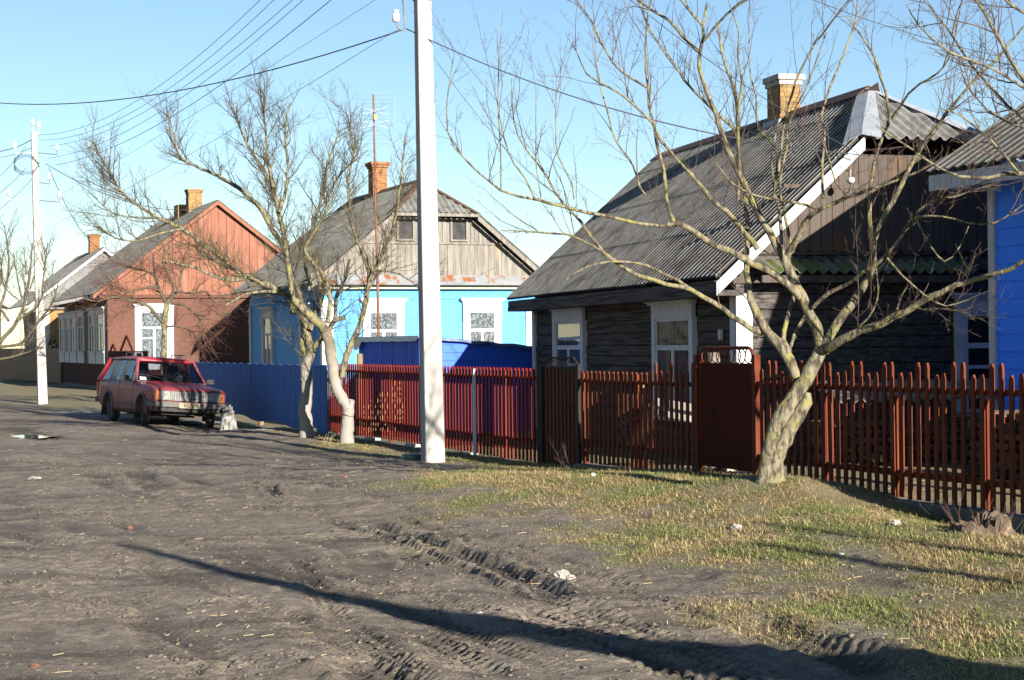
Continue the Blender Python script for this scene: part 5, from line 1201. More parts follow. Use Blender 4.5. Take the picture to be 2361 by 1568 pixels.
# --- far tree behind the left pole
b = at(60, 800, 100)
limbs = [('D', [(60,840),(58,760),(52,700)], [3,2.5,2.2], 0, 0), ('D', [(52,700),(40,640),(30,580)], [2,1.6,1], 0, 1), ('D', [(54,710),(75,650),(95,590)], [2,1.6,1], 0, -1), ('D', [(54,720),(110,670),(125,600)], [1.8,1.4,1], 0, .5), ('D', [(52,700),(10,660),(-10,600)], [1.8,1.4,1], 0, .5), ('D', [(52,700),(60,640),(55,570)], [1.8,1.4,1], 0, .5)]
make_tree('bare_tree', 'distant hazy bare tree behind the far pole beyond the ochre house', 'tree', (b.x, b.y, 0), limbs, 100, 1, [dict(dens=3.5, t0=.1, fwd=.8, out=.7, up=.4, len=2.2, r=.014, seg=5, wob=.1, trop=.05, sides=3), dict(dens=4, t0=.1, fwd=.8, out=.6, up=.3, len=.9, r=.009, seg=4, wob=.1, trop=.03, sides=3)], 41, M['twig_far'], M['twig_far'], M['twig_far'], 'bare trees along the fence', ntr=1)
# --- tree standing just outside the right edge, its boughs reach into the picture
b = Vector((6.3, 13.2, 0))
limbs = [
 ('D', [(3000,1240),(2990,1100),(2960,950),(2900,800),(2850,700)], [34,30,28,27,24], 0, 0),
 ('D', [(2850,700),(2700,600),(2560,500),(2440,430),(2350,400),(2250,410),(2180,395),(2080,330),(2020,290)], [14,12,10,8,6,4.5,3.5,2.5,1.2], 0, .5),
 ('D', [(2600,520),(2500,380),(2420,250),(2350,170),(2310,100),(2270,30),(2220,-40)], [9,8,7,6,5,4,3], 0, .3),
 ('D', [(2440,430),(2380,300),(2320,240),(2240,150),(2180,60),(2130,0)], [6,5,4.5,4,3,2], .1, .8),
 ('D', [(2450,100),(2380,40),(2330,10),(2290,-30)], [6,5,4.5,4], .3, .3),
 ('D', [(2420,250),(2360,200),(2270,150),(2190,120),(2120,60),(2090,10)], [5,4.5,3.5,3,2.2,1.4], 0, -.6),
 ('D', [(2350,400),(2290,330),(2220,270),(2170,250)], [4,3.5,2.5,1.5], .2, -.3),
 ('D', [(2380,300),(2300,270),(2230,200),(2210,130)], [3.5,3,2.2,1.4], .2, .6),
 ('D', [(2850,700),(2800,450),(2700,200),(2500,0),(2400,-80)], [20,15,12,9,7], 0, 0),
 ('D', [(2850,700),(2950,450),(3000,200),(3100,0)], [18,14,10,8], 0, -1.5),
]
cfgr = [dict(dens=7.0, t0=.15, fwd=.8, out=.8, up=.1, len=.6, r=.0060, seg=6, wob=.13, trop=.03, sides=5, tap=.5),
        dict(dens=12, t0=.08, fwd=.7, out=.8, up=.1, len=.24, r=.0028, seg=4, wob=.16, trop=.03, sides=4, tap=.5),
        dict(dens=22, t0=.1, fwd=.5, out=.9, up=.1, len=.035, r=.0016, seg=1, wob=.1, trop=.0, sides=3)]
make_tree('bare_tree', 'bare tree whose boughs reach in from the upper right edge', 'tree', (b.x, b.y, 0), limbs, 13.2, 1, cfgr, 51, M['bark'], M['bark'], M['twig'], 'bare trees along the fence', ntr=1)

# --- trees beside the photographer, outside the frame
def world_limbs(L): return L
def plain_tree(name, label, base, limbs, cfg, seed, group):
    root = empty(name, base, 0, label, 'tree', group); rg = np.random.default_rng(seed); lb = TM(); tw = TM(); tr = TM()
    for q, (pts, rad) in enumerate(limbs):
        P, rr = cat_rom(np.array(pts, float), list(np.interp(np.linspace(0, 1, len(pts)), np.linspace(0, 1, len(rad)), rad)), .12)
        P[1:-1] += rg.normal(size=P[1:-1].shape)*.008; (tr if q == 0 else lb).tube(P, rr, 10); 
        if q: grow([lb, tw, tw], P, rr, rg, 0, cfg)
    tr.build('trunk', M['bark'], root); lb.build('limbs', M['bark'], root); tw.build('twigs', M['twig'], root)
cfgs = [dict(dens=2.2, t0=.3, fwd=.8, out=.8, up=.2, len=.9, r=.010, seg=6, wob=.12, trop=.05, sides=4, tap=.5), dict(dens=4, t0=.1, fwd=.7, out=.8, up=.1, len=.35, r=.004, seg=4, wob=.14, trop=.03, sides=3, tap=.5)]
plain_tree('bare_tree', 'forked bare tree standing out of view right of the photographer', (7.25, 2.8, 0), [
  ([(0,0,-.2),(0,0,.5),(.05,0,.9)], [.12,.10]),
  ([(.05,0,.9),(-.05,.0,1.3),(-.12,-.1,1.8),(-.1,-.2,2.6),(.1,-.3,3.6)], [.10,.085,.06,.04]),
  ([(.05,0,.9),(.25,0,1.25),(.42,.1,1.7),(.45,.2,2.5),(.6,.2,3.8)], [.10,.09,.07,.04])], cfgs, 61, 'bare trees along the fence')
plain_tree('bare_tree', 'old leaning tree out of view beside the photographer', (7.5, 2.9, 0), [
  ([(0,0,-.2),(-0.67,-0.17,.6),(-1.57,-0.39,1.3),(-2.25, -0.55, 1.96)], [.30,.28,.25]),
  ([(-2.25, -0.55, 1.96),(-2.48, -1.15, 2.31),(-2.85, -1.38, 2.61),(-3.33, -1.26, 3.02),(-3.54, -1.49, 3.7),(-3.84,-1.49,4.30)], [.25,.23,.20,.14,.09,.03])], cfgs, 62, 'bare trees along the fence')

# --- the far side of the street, outside the frame, seen only in the window panes
def copy_tree(root, loc, rz, label):
    c = root.copy(); col.objects.link(c); c.location = loc; c.rotation_euler = (0, 0, rz); c['label'] = label
    for ch in list(root.children):
        d = ch.copy(); col.objects.link(d); d.parent = c
    return c
src = [o for o in col.objects if o.get('label') == 'small drooping bare tree behind the red car'][0]
copy_tree(src, (-18.5, 43, 0), 1.0, 'bare tree across the street, nearest one out of view on the left')
copy_tree(src, (-21.5, 50, 0), 2.2, 'bare tree across the street, middle one out of view on the left')
copy_tree(src, (-25.5, 60, 0), 3.6, 'bare tree across the street, farthest one out of view on the left')
h, zr, th = gable_house('house_across', 'dark boarded house across the street, out of view on the left', (-36, 56, 0), A2, 7, 14, 3.0, .8, .5, .4, roofmat='roof2')
mb = MB(); lap(mb, gab, 0, 7, 0, 3, .12); mb.box(.003, 6.99, .003, 14, -.2, 3.0); mb.prism([(0, 3.0), (7, 3.0), (3.5, 5.9)], lambda a, b, t: (a, t, b), .004, 14); mb.build('wall', M['grey_wood'], h)

# ================================================================== car
def build_car():
    PH = R(29)
    car = empty('parked_car', (CARX, CARY, -.045), PH, 'dusty red estate car with roof rails parked at the blue fence, plate 8132 EM-1', 'car')
    car.rotation_euler = (0, R(4.2), PH)
    def paint():
        m = mk('dusty_red_paint', (.30,.018,.022), (.25,.016,.02), (3,3,3), .4, 0, spec=.35, coat=.1)
        n = m.node_tree.nodes; l = m.node_tree.links; p = n['Principled BSDF']; src = p.inputs['Base Color'].links[0].from_socket
        tc = n.new('ShaderNodeTexCoord'); s = n.new('ShaderNodeSeparateXYZ'); l.new(tc.outputs['Object'], s.inputs[0]); t = n.new('ShaderNodeTexNoise'); t.inputs['Scale'].default_value = 5; t.inputs['Detail'].default_value = 6; l.new(tc.outputs['Object'], t.inputs[0])
        a = n.new('ShaderNodeMath'); a.operation = 'MULTIPLY_ADD'; l.new(t.outputs[0], a.inputs[0]); a.inputs[1].default_value = -.45; l.new(s.outputs[2], a.inputs[2])
        r = n.new('ShaderNodeMapRange'); r.inputs[1].default_value = .05; r.inputs[2].default_value = .72; r.inputs[3].default_value = .82; r.inputs[4].default_value = .06; l.new(a.outputs[0], r.inputs[0])
        mx = n.new('ShaderNodeMix'); mx.data_type = 'RGBA'; l.new(r.outputs[0], mx.inputs['Factor']); l.new(src, mx.inputs['A']); mx.inputs['B'].default_value = (.115,.080,.070,1); l.new(mx.outputs['Result'], p.inputs['Base Color'])
        r2 = n.new('ShaderNodeMapRange'); r2.inputs[3].default_value = .3; r2.inputs[4].default_value = .85; l.new(r.outputs[0], r2.inputs[0]); l.new(r2.outputs[0], p.inputs['Roughness']); return m
    PM = paint()
    chrome = mk('dull_chrome', (.36,.36,.35), (.22,.22,.215), (9,9,9), .38, metal=.6); plastic = mk('grey_bumper', (.085,.083,.08), (.125,.115,.105), (6,6,6), .65)
    black = mk('black_rubber', (.018,.018,.018), (.035,.032,.03), (8,8,8), .7); tyre = mk('muddy_tyre', (.028,.025,.023), (.085,.07,.06), (9,9,9), .9, .006, (30,30,30)); rimm = mk('grey_rim', (.085,.083,.08), (.12,.11,.10), (8,8,8), .6, metal=.3)
    # ---- body shell from cross sections (y, halfwidth low, halfwidth belt, z sill, z belt(side), z top centre)
    st = [(-.655,.74,.745,.42,.735,.745),(-.62,.775,.775,.36,.765,.775),(-.45,.80,.79,.30,.80,.825),(0.0,.81,.80,.26,.835,.865),(.42,.81,.805,.25,.86,.895),(.62,.81,.805,.25,.885,.92),(1.4,.81,.805,.25,.90,.92),(2.4,.81,.80,.26,.90,.92),(3.1,.80,.79,.30,.89,.91),(3.40,.77,.765,.38,.86,.88)]
    mb = MB(); n = 0
    for (y, wl, wb, zs, zb, zt) in st:
        ring = [(0,zs-.0),(wl-.08,zs),(wl-.01,zs+.06),(wl,zs+.22),(wl-.002,zb-.12),(wb-.006,zb-.055),(wb-.035,zb-.008),(wb-.12,zb+(zt-zb)*.45),(wb*.5,zt-.004),(0,zt)]
        full = ring+[(-a, b) for a, b in ring[-2:0:-1]]; n = len(full)
        mb.v += [(a, y, b) for a, b in full]
    for i in range(len(st)-1):
        for k in range(n): mb.f.append((i*n+k, i*n+(k+1) % n, (i+1)*n+(k+1) % n, (i+1)*n+k))
    mb.f.append(tuple(range(n))[::-1]); mb.f.append(tuple((len(st)-1)*n+k for k in range(n)))
    body = mb.build('body', PM, None); 
    cut = MB()
    for y in (0.0, 2.424):
        for s_ in (-1, 1):
            c = MB(); b0 = len(cut.v); N = 26
            for x in (s_*.50, s_*.95):
                for k in range(N): a = 2*math.pi*k/N; cut.v.append((x, y+.375*math.cos(a), .30+.345*math.sin(a)))
            cut.f.append(tuple(b0+k for k in range(N))); cut.f.append(tuple(b0+N+k for k in range(N)))
            for k in range(N): cut.f.append((b0+k, b0+(k+1) % N, b0+N+(k+1) % N, b0+N+k))
    co = cut.build('cut', None, None)
    md = body.modifiers.new('c', 'BOOLEAN'); md.object = co; md.operation = 'DIFFERENCE'; md.solver = 'EXACT'
    bpy.context.view_layer.update(); dg = bpy.context.evaluated_depsgraph_get(); me = bpy.data.meshes.new_from_object(body.evaluated_get(dg)); me.name = 'body'
    body.modifiers.clear(); body.data = me; bpy.data.objects.remove(co)
    bv = body.modifiers.new('b', 'BEVEL'); bv.width = .012; bv.segments = 2; bv.limit_method = 'ANGLE'; bv.angle_limit = R(25)
    body.parent = car
    # ---- roof and pillars
    zb = .885; 
    wf, wr = .765, .765; tf, trr = .60, .60          # half widths bottom/top
    WSb, WSt = (.60, .90), (1.07, 1.385)             # windscreen base / top (y,z)
    RRt, RRb = (3.02, 1.375), (3.33, .90)            # tailgate
    mb = MB()
    ys = [1.03,1.10,1.5,2.2,2.9,3.05]; zr_ = [1.375,1.405,1.425,1.43,1.41,1.375]
    for y, z in zip(ys, zr_): mb.v += [(-.625,y,z-.055),(-.60,y,z-.02),(-.45,y,z),(0,y,z+.012),(.45,y,z),(.60,y,z-.02),(.625,y,z-.055),(.60,y,z-.07),(-.60,y,z-.07)]
    for i in range(5):
        for k in range(9): mb.f.append((i*9+k, i*9+(k+1) % 9, (i+1)*9+(k+1) % 9, (i+1)*9+k))
    mb.f.append(tuple(range(9))); mb.f.append(tuple(45+k for k in range(9)))
    mb.build('roof', PM, car, True)
    def bar(mb, p, q, w_, t_): mb.beam(p, q, w_, t_)
    for s_ in (-1, 1):
        mb = MB(); A0 = Vector((s_*.755,.62,.875)); A1 = Vector((s_*.605,1.08,1.37)); mb.beam(A0, A1, .055, .05, (0,-1,0)); mb.build('front_pillar', PM, car); mb = MB()
        mb.beam((s_*.76,3.34,.875), (s_*.605,3.0,1.36), .10, .07, (0,1,0)); mb.build('rear_pillar', PM, car)
    mb = MB()
    for s_ in (-1, 1):
        for y0, y1 in ((1.62, 1.64), (2.46, 2.52)): mb.beam((s_*.768,y0,.88), (s_*.607,y1,1.37), .07, .035, (s_,0,0))
        mb.beam((s_*.772,.70,.893),(s_*.772,3.25,.893),.02,.03); mb.beam((s_*.612,1.12,1.352),(s_*.612,3.0,1.352),.03,.03)
        mb.beam((s_*.769,2.20,.88), (s_*.609,2.26,1.36), .02, .03, (s_,0,0)); mb.beam((s_*.77,.98,.89),(s_*.64,1.05,1.27),.02,.02,(s_,0,0))
    mb.build('window_frames', black, car)
    def quad(name, pts, mat, par=car): q = MB(); q.add(pts, [(0,1,2,3)]); return q.build(name, mat, par)
    quad('windscreen', [(-.735,.615,.905),(.735,.615,.905),(.585,1.065,1.365),(-.585,1.065,1.365)], M['car_glass'])
    quad('rear_glass', [(-.70,3.36,.92),(.70,3.36,.92),(.57,3.06,1.35),(-.57,3.06,1.35)], M['car_glass'])
    for s_ in (-1, 1): quad('side_glass', [(s_*.76,.70,.90),(s_*.76,3.27,.90),(s_*.612,3.0,1.35),(s_*.612,1.12,1.35)], M['car_glass'])
    mb = MB(); fr_ = [(-.745,.605,.900),(.745,.605,.900),(.592,1.062,1.375),(-.592,1.062,1.375)]
    for i in range(4): mb.tube([fr_[i], fr_[(i+1) % 4]], .011, 6)
    mb.build('windscreen_trim', chrome, car)
    for s_ in (-1, 1):
        mb = MB(); mb.tube([(s_*.782,.70,.888),(s_*.782,3.2,.888)], .008, 5); mb.tube([(s_*.775,.66,.905),(s_*.618,1.10,1.368),(s_*.618,3.0,1.372)], .008, 5); mb.build('side_trim', chrome, car)
        mb = MB(); mb.box(-.02,.02,.0,.0,0,0) if False else None
        for y in (1.50, 2.36):
            mb = MB(); mb.box(s_*.800-.012, s_*.800+.012, y-.06, y+.06, .765, .80); hd = mb.build('door_handle', chrome, car, bevel=.004)
        mb = MB()
        for y in (.66, 1.63, 2.46): mb.box(s_*.806-.004, s_*.806+.0045, y-.004, y+.004, .30, .87)
        mb.box(s_*.8065-.004, s_*.8065+.0045, -.55, 3.3, .695, .700); mb.box(s_*.8065-.004, s_*.8065+.0045, .40, 2.05, .395, .401)
        mb.build('panel_gaps', black, car)
        # arches
        for y in (0.0, 2.424):
            mb = MB(); pts = [(s_*.812, y+.375*math.cos(a), .30+.35*math.sin(a)) for a in np.linspace(-.15, math.pi+.15, 16)]; mb.tube(pts, .026, 6); mb.build('arch_flare', plastic, car, True)
        mb = MB(); mb.box(s_*.80-.01, s_*.80+.01, .05, .06, 0, 0) if False else None
        mb.box(s_*.74-.09, s_*.74+.06, .385, .395, .12, .36); mb.build('mud_flap', black, car)
        mb = MB(); mb.box(s_*.74-.09, s_*.74+.06, 2.81, 2.82, .12, .36); mb.build('mud_flap', black, car)
        mb = MB(); mb.box(s_*.815-.01, s_*.815+.01, -.32, -.27, .635, .665); mb.build('side_marker', mk('amber_lens', (.55,.09,.02), rough=.3) if s_ < 0 else bpy.data.materials['amber_lens'], car, bevel=.004)
        # mirror
        mb = MB(); mb.box(s_*.93-.085, s_*.93+.085, .80, .86, .90, 1.01); mr = mb.build('mirror', black, car, bevel=.015)
        mb = MB(); mb.tube([(s_*.77,.84,.90),(s_*.86,.83,.93)], .014, 6); mb.build('mirror_arm', black, mr)
        # roof rail
        xs_ = s_*.50
        mb = MB(); z0 = 1.425; P_ = [(xs_,1.35,z0),(xs_,1.37,z0+.075),(xs_,2.02,z0+.085),(xs_,2.05,z0+.01)] 
        for dx in (-.07, .07): mb.tube([(p[0]+dx, p[1], p[2]) for p in P_], .011, 6)
        mb.tube([(xs_-.07,1.70,z0+.08),(xs_+.07,1.70,z0+.08)], .009, 5); mb.tube([(xs_,1.7,z0+.08),(xs_,1.7,z0)], .01, 5)
        mb.tube([(xs_-.07,1.37,z0+.075),(xs_+.07,1.37,z0+.075)], .011, 5); mb.tube([(xs_-.07,2.02,z0+.085),(xs_+.07,2.02,z0+.085)], .011, 5)
        mb.build('roof_rail', M['steel'], car)
    # inner dark under-body
    mb = MB(); mb.box(-.52,.52,-.5,3.2,.24,.55); mb.box(-.5,.5,.45,2.0,.18,.27); mb.box(-.7,.7,.5,1.95,.22,.30); mb.build('underbody', black, car)
    # front fascia
    zf0, zf1 = .535, .725; yf = -.672
    mb = MB(); mb.box(-.735,.735,yf,yf+.06,zf0-.012,zf1+.012); mb.build('front_recess', black, car)
    for s_ in (-1, 1):
        mb = MB(); mb.box(min(s_*.42, s_*.65), max(s_*.42, s_*.65), yf-.018, yf+.012, zf0, zf1); hl = mb.build('headlight', mk('lamp_glass', (.26,.26,.245), (.15,.15,.145), (14,14,14), .15, spec=.8) if s_ < 0 else bpy.data.materials['lamp_glass'], car, bevel=.02)
        mb = MB(); mb.box(min(s_*.655, s_*.728), max(s_*.655, s_*.728), yf-.014, yf+.012, zf0, zf1); mb.build('turn_signal', mk('orange_lens', (.36,.10,.02), rough=.25, spec=.6) if s_ < 0 else bpy.data.materials['orange_lens'], car, bevel=.008)
    gr = MB()
    for z in np.linspace(zf0+.01, zf1-.012, 9): gr.box(-.41,.41,yf-.014,yf-.004,z-.0042,z+.0042)
    for x in np.linspace(-.41,.41,17): gr.box(x-.0035,x+.0035,yf-.016,yf-.006,zf0,zf1-.004)
    g = gr.build('grille', chrome, car)
    mb = MB(); mb.box(-.022,.022,yf-.024,yf-.012,.64,.715); mb.build('badge', black, g, bevel=.004)
    mb = MB(); mb.box(.04,.13,yf-.026,yf-.014,.585,.625); bd = mb.build('name_badge', chrome, g)
    def text(body_, size, loc, mat, par, ex=.0015, name='lettering', rot=(R(90),0,0), sx=1):
        cu = bpy.data.curves.new(name, 'FONT'); cu.body = body_; cu.size = size; cu.extrude = ex; cu.align_x = 'CENTER'; cu.align_y = 'CENTER'
        o = bpy.data.objects.new(name, cu); col.objects.link(o); bpy.context.view_layer.update()
        me = bpy.data.meshes.new_from_object(o.evaluated_get(bpy.context.evaluated_depsgraph_get())); bpy.data.objects.remove(o)
        me.materials.clear(); me.materials.append(mat); q = bpy.data.objects.new(name, me); col.objects.link(q); q.parent = par; q.location = loc; q.rotation_euler = rot; q.scale = (sx, 1, 1); return q
    text('LADA', .032, (.085, yf-.0275, .605), black, bd)
    # bumper and plate
    mb = MB(); prof = [(-.83,-.40),(-.82,-.66),(-.79,-.735),(-.70,-.755),(.70,-.755),(.79,-.735),(.82,-.66),(.83,-.40)]
    for q, (z0, z1, o_) in enumerate(((.40,.50,0),)):
        b0 = len(mb.v)
        for x, y in prof: mb.v += [(x,y,z0),(x,y-.005,z1),(x*.96,y+.06,z1+.004),(x*.96,y+.06,z0-.004)]
        for i in range(7):
            for k in range(4): mb.f.append((b0+i*4+k, b0+i*4+(k+1) % 4, b0+i*4+4+(k+1) % 4, b0+i*4+4+k))
        mb.f += [(b0,b0+1,b0+2,b0+3),(b0+31,b0+30,b0+29,b0+28)]
    mb.build('front_bumper', plastic, car, bevel=.01)
    mb = MB(); mb.box(-.74,.74,-.70,-.60,.31,.395); mb.build('front_apron', black, car)
    mb = MB(); mb.box(-.80,.80,3.38,3.50,.40,.52); mb.build('rear_bumper', plastic, car, bevel=.02)
    mb = MB(); mb.box(-.25,.25,-.775,-.762,.385,.50); pl = mb.build('number_plate', mk('dusty_plate', (.30,.235,.165), (.25,.20,.145), (12,12,12), .6), car, bevel=.006)
    tm = mk('plate_ink', (.045,.03,.025), rough=.7)
    text('8132 EM-1', .098, (.03, -.7765, .440), tm, pl, sx=.86)
    mb = MB(); mb.box(-.232,-.195,-.7775,-.7755,.462,.474); mb.build('flag_red', mk('flag_red', (.6,.08,.05), rough=.6), pl)
    mb = MB(); mb.box(-.232,-.195,-.7775,-.7755,.455,.4618); mb.build('flag_green', mk('flag_green', (.3,.38,.22), rough=.6), pl)
    text('BY', .03, (-.212, -.7765, .425), tm, pl)
    # wipers, sticker, interior
    mb = MB()
    e1 = Vector((0,.45,.46)).normalized(); nn = Vector((0,-.46,.45)).normalized()
    def ws(x, t, off=.012): return Vector((x, .615, .905))+e1*t+nn*off
    for x0 in (-.08, .42):
        mb.tube([ws(x0, -.02, .02), ws(x0-.22, .13, .022)], .007, 5); mb.tube([ws(x0-.42, .17, .012), ws(x0+.0, .07, .012)], .006, 5); mb.tube([ws(x0-.20, -.03,.02), ws(x0+.12, -.05,.02)], .008, 5)
    mb.build('wipers', black, car)
    mb = MB(); p = [ws(-.66,.03,.003), ws(-.53,.03,.003), ws(-.53,.115,.003), ws(-.66,.115,.003)]; mb.add(p, [(0,1,2,3)]); stk = mb.build('sticker', M['litter'], car)
    a_ = math.atan2(.46, .45); text('2016', .045, tuple(ws(-.595,.06,.005)), black, stk, .0005, rot=(a_, 0, 0))
    cloth = mk('seat_cloth', (.03,.032,.04), (.05,.05,.06), (9,9,9), .9)
    for x in (-.36, .36):
        mb = MB(); mb.box(x-.24,x+.24,1.25,1.7,.45,.60); mb.box(x-.23,x+.23,1.60,1.74,.6,1.08); mb.box(x-.13,x+.13,1.64,1.72,1.09,1.26); mb.build('seat', cloth, car, bevel=.04)
    mb = MB(); mb.box(-.66,.66,2.45,2.6,.45,1.05); mb.build('seat', cloth, car, bevel=.04)
    mb = MB(); mb.tube([(.36+.18*math.cos(a), 1.02+.08*math.sin(a), .93+.16*math.sin(a)) for a in np.linspace(0, 2*math.pi, 20, endpoint=False)], .014, 6, close=True); mb.build('steering_wheel', black, car, True)
    mb = MB(); mb.box(-.72,.72,.64,.95,.80,.89); mb.build('dashboard', cloth, car, bevel=.03)
    mb = MB(); mb.box(-.10,.10,1.02,1.04,1.24,1.30); mb.build('inner_mirror', black, car)
    # wheels
    for (x, y, st_) in ((-.69,0,-16),(.69,0,-16),(-.67,2.424,0),(.67,2.424,0)):
        s_ = -1 if x < 0 else 1
        prof = [(.17,-.082),(.235,-.088),(.272,-.078),(.288,-.055),(.291,0),(.288,.055),(.272,.078),(.235,.088),(.17,.082)]
        mb = MB(); mb.lathe(prof, 32)
        for k in range(40):
            a = 2*math.pi*k/40
            Mx = Matrix.Rotation(a, 4, 'Z'); mb.box(.286,.297,-.006,.006,-.06 if k % 2 else .005,-.005 if k % 2 else .06, Mx)
        wh = mb.build('wheel', tyre, car, False); wh.location = (x, y, .292); wh.rotation_euler = (0, R(90)*s_, R(st_))
        mb = MB(); mb.lathe([(.172,.05),(.168,.078),(.15,.07),(.13,.035),(.09,.045),(.05,.062),(.03,.07),(.0,.07)], 24); mb.build('rim', rimm, wh, True)
        mb = MB(); mb.lathe([(.17,-.05),(.17,.045),(.0,.044)], 20); mb.build('hub', black, wh)
    mb = MB(); mb.tube([(-.3,2.9,.25),(-.3,3.45,.24)], .025, 8); mb.box(-.62,-.42,3.3,3.34,.2,.42); mb.build('exhaust', black, car)
    # tail parts seen past the rear corner
    mb = MB(); mb.box(-.79,-.64,3.36,3.43,.55,.84); mb.box(.64,.79,3.36,3.43,.55,.84); mb.build('tail_lamps', bpy.data.materials['amber_lens'], car)
build_car()

# ================================================================== small things on the ground
def rocklump(name, label, cat, px, py, size, mat, seed, group=None, flat=.7):
    p = on_ground(px, py); rg = np.random.default_rng(seed); mb = MB(); n1, n2 = 10, 7; vs = []
    for i in range(n2+1):
        th_ = math.pi*i/n2
        for j in range(n1):
            a = 2*math.pi*j/n1; r = size*(.7+.5*rg.random()); vs.append((r*math.sin(th_)*math.cos(a), r*math.sin(th_)*math.sin(a), r*flat*math.cos(th_)))
    fs = [(i*n1+j, i*n1+(j+1) % n1, (i+1)*n1+(j+1) % n1, (i+1)*n1+j) for i in range(n2) for j in range(n1)]
    mb.add(vs, fs); o = mb.build(name, M[mat]); o.location = (p.x, p.y, gzf(p.x, p.y)+size*flat*.45); tag(o, label, cat, group); return o
rocklump('stone', 'largest pale stone lying on the road edge in the foreground', 'stone', 1297, 1330, .055, 'rock', 1, 'pale stones')
rocklump('stone', 'smaller pale stone touching the right side of the largest stone', 'stone', 1316, 1331, .035, 'rock', 2, 'pale stones', .6)
rocklump('stone', 'pale stone in the grass below the leaning tree', 'stone', 1700, 1255, .05, 'rock', 3, 'pale stones', .6)
rocklump('stone', 'grey stone in the grass left of the stump', 'stone', 2065, 1265, .045, 'rock', 4, 'pale stones', .6)
rocklump('brick_piece', 'orange brick fragment on the mud below the near pole', 'brick', 797, 1108, .03, 'brickbit', 5, 'brick fragments')
rocklump('brick_piece', 'small orange brick fragment at the left foreground', 'brick', 300, 1213, .03, 'brickbit', 6, 'brick fragments')
rocklump('brick_piece', 'crumbled orange brick bit at the bottom left corner', 'brick', 80, 1530, .03, 'brickbit', 7, 'brick fragments', .4)
rocklump('stone', 'flat pale stone on the mud at the far left', 'stone', 78, 1108, .09, 'rock', 8, 'pale stones', .25)
rocklump('stone', 'flat pale stone on the mud left of the green basin', 'stone', 852, 1067, .08, 'rock', 9, 'pale stones', .25)
rocklump('litter_ball', 'white crumpled litter in the green grass', 'litter', 1368, 1140, .03, 'litter', 10, 'litter on the bank')
rocklump('litter_ball', 'white scrap of litter under the branch shadow in the grass', 'litter', 1940, 1322, .02, 'litter', 11, 'litter on the bank', .4)
rocklump('litter_ball', 'white scrap of litter on the wet rut at the bottom', 'litter', 1108, 1412, .02, 'litter', 12, 'litter on the bank', .4)
# green basin
p = on_ground(950, 1058); mb = MB(); mb.lathe([(.150,0),(.155,.02),(.155,.07),(.145,.085),(.11,.092),(.0,.092)], 28); o = mb.build('enamel_basin', M['green_enamel'], None, True); o.location = (p.x, p.y, gz(p.x, p.y)-.01)
tag(o, 'dark green enamel basin turned upside down beside the near pole', 'basin')
# stump
p = on_ground(2262, 1262, .08); t = empty('tree_stump', (p.x, p.y, gz(p.x, p.y)-.02), 0, 'low rotten tree stump with sprouts at the right edge', 'stump')
mb = MB(); N = 44; vs = []; rg = np.random.default_rng(3)
for k in range(N):
    a = 2*math.pi*k/N; r = .15*(1+.28*math.sin(2*a+.5)+.15*math.sin(5*a)+.22*rg.random()); q = rg.random(); hh = .07+.07*q+(.05 if math.cos(a-.5) > .2 else 0)
    vs += [(r*1.7*math.cos(a), r*1.25*math.sin(a), -.06), (r*1.25*math.cos(a), r*.95*math.sin(a), .02), (r*1.1*math.cos(a), r*.85*math.sin(a), .06), (r*1.02*math.cos(a), r*.8*math.sin(a), hh), (r*(.55+.3*rg.random())*math.cos(a), r*.5*math.sin(a), hh-.05*rg.random())]
vs.append((0, 0, .045)); mb.add(vs, [(5*k+q, 5*((k+1) % N)+q, 5*((k+1) % N)+q+1, 5*k+q+1) for k in range(N) for q in range(4)]+[(5*k+4, 5*((k+1) % N)+4, 5*N) for k in range(N)]); mb.build('wood', M['stump'], t)
tm_ = TM()
for k in range(16):
    a = rg.random()*6.28; q = np.array([.15*math.cos(a), .12*math.sin(a), .02]); d = norm(np.array([math.cos(a)*.5, math.sin(a)*.3, 1.])); P = [q]
    for j in range(6): d = norm(d+rg.normal(size=3)*.12); P.append(P[-1]+d*(.03+.04*rg.random()))
    tm_.tube(np.array(P), np.linspace(.0028, .001, 7), 4)
tm_.build('sprouts', M['twig_red'], t)
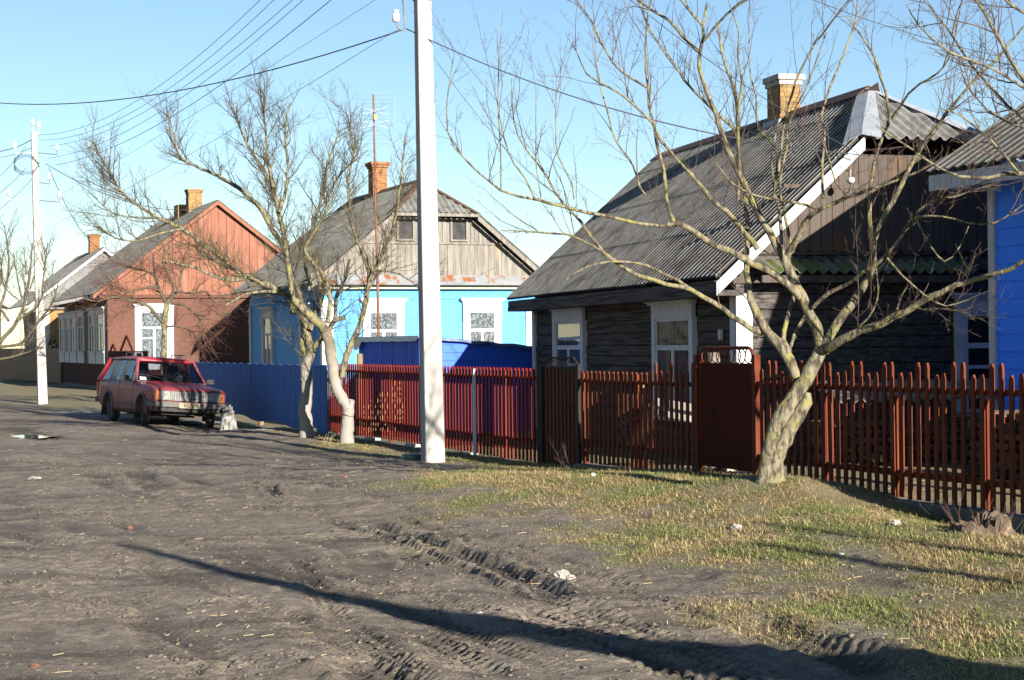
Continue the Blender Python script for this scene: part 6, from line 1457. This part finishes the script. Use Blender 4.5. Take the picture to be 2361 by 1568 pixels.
# weeds along the foundation
def weed(label, px, py, hgt, seed, n=6, grp='dry weeds along the fence foot'):
    p = on_ground(px, py, .08); rg = np.random.default_rng(seed); t = empty('dry_weed', (p.x, p.y, gz(p.x, p.y)), 0, label, 'weed', grp); tm = TM()
    for k in range(n):
        q = np.array([rg.normal()*.05, rg.normal()*.03, -.01]); d = norm(np.array([rg.normal()*.4, rg.normal()*.3, 1.])); P = [q]; h_ = hgt*(.5+.6*rg.random())
        for j in range(8): d = norm(d+rg.normal(size=3)*.14); P.append(P[-1]+d*h_/8)
        P = np.array(P); tm.tube(P, np.linspace(.0026, .001, 9), 4)
        for j in range(4):
            i = 3+rg.integers(5); e = norm(d+rg.normal(size=3)*.7); Q = np.array([P[i], P[i]+e*h_*.12, P[i]+e*h_*.2+np.array([0,0,h_*.05])]); tm.tube(Q, [.0016, .0012, .001], 3)
    tm.build('stems', M['twig'] if seed % 2 else M['straw'], t)
weed('thorny dry weed at the foot of the brown gate', 1310, 1082, .38, 61, 7)
weed('dry weed before the pickets beside the ring topped gate', 1603, 1100, .35, 63, 4)
weed('tall dry weed at the curb just right of the leaning trunk', 1880, 1150, .26, 65, 4)
weed('dry weed by the curb in the middle of the right fence', 2050, 1185, .30, 67, 5)
weed('dry weed by the curb two posts from the right edge', 2160, 1205, .34, 69, 6)
weed('pale dry weed at the right whitewashed tree foot', 745, 1012, .22, 70, 6)
weed('dry weed in the grass halfway down the bank', 1690, 1215, .22, 71, 5)
weed('dry weed by the curb close to the stump', 2330, 1240, .34, 73, 8)
# snow-covered rubble by the car, snow patches
def lump(name, label, cat, px, py, sx, sy, sz, mat, seed, group=None):
    p = on_ground(px, py, -.05); rg = np.random.default_rng(seed); n1, n2 = 22, 12; vs = []
    for i in range(n2+1):
        th_ = math.pi*.5*i/n2
        for j in range(n1):
            a = 2*math.pi*j/n1; r = .85+.28*rg.random(); vs.append((sx*r*math.cos(th_)*math.cos(a), sy*r*math.cos(th_)*math.sin(a), sz*r*math.sin(th_)))
    mb = MB(); mb.add(vs, [(i*n1+j, i*n1+(j+1) % n1, (i+1)*n1+(j+1) % n1, (i+1)*n1+j) for i in range(n2) for j in range(n1)])
    o = mb.build(name, M[mat]); o.location = (p.x, p.y, gz(p.x, p.y)-.02); tag(o, label, cat, group); return o
lump('snow_heap', 'tall lump of dirty snow and rubble beside the right headlight of the car', 'snow heap', 527, 985, .16, .2, .52, 'snow', 1, 'leftover snow')
lump('snow_heap', 'low dirty snow patch under the blue board fence', 'snow heap', 600, 992, .45, .25, .05, 'snow', 2, 'leftover snow')
lump('snow_heap', 'low dirty snow patch behind the car wheels', 'snow heap', 440, 975, .7, .6, .05, 'snow', 3, 'leftover snow')
lump('snow_heap', 'pale gravelly snow patch between the far pole and the car', 'snow heap', 190, 955, .9, .8, .05, 'snow', 4, 'leftover snow')
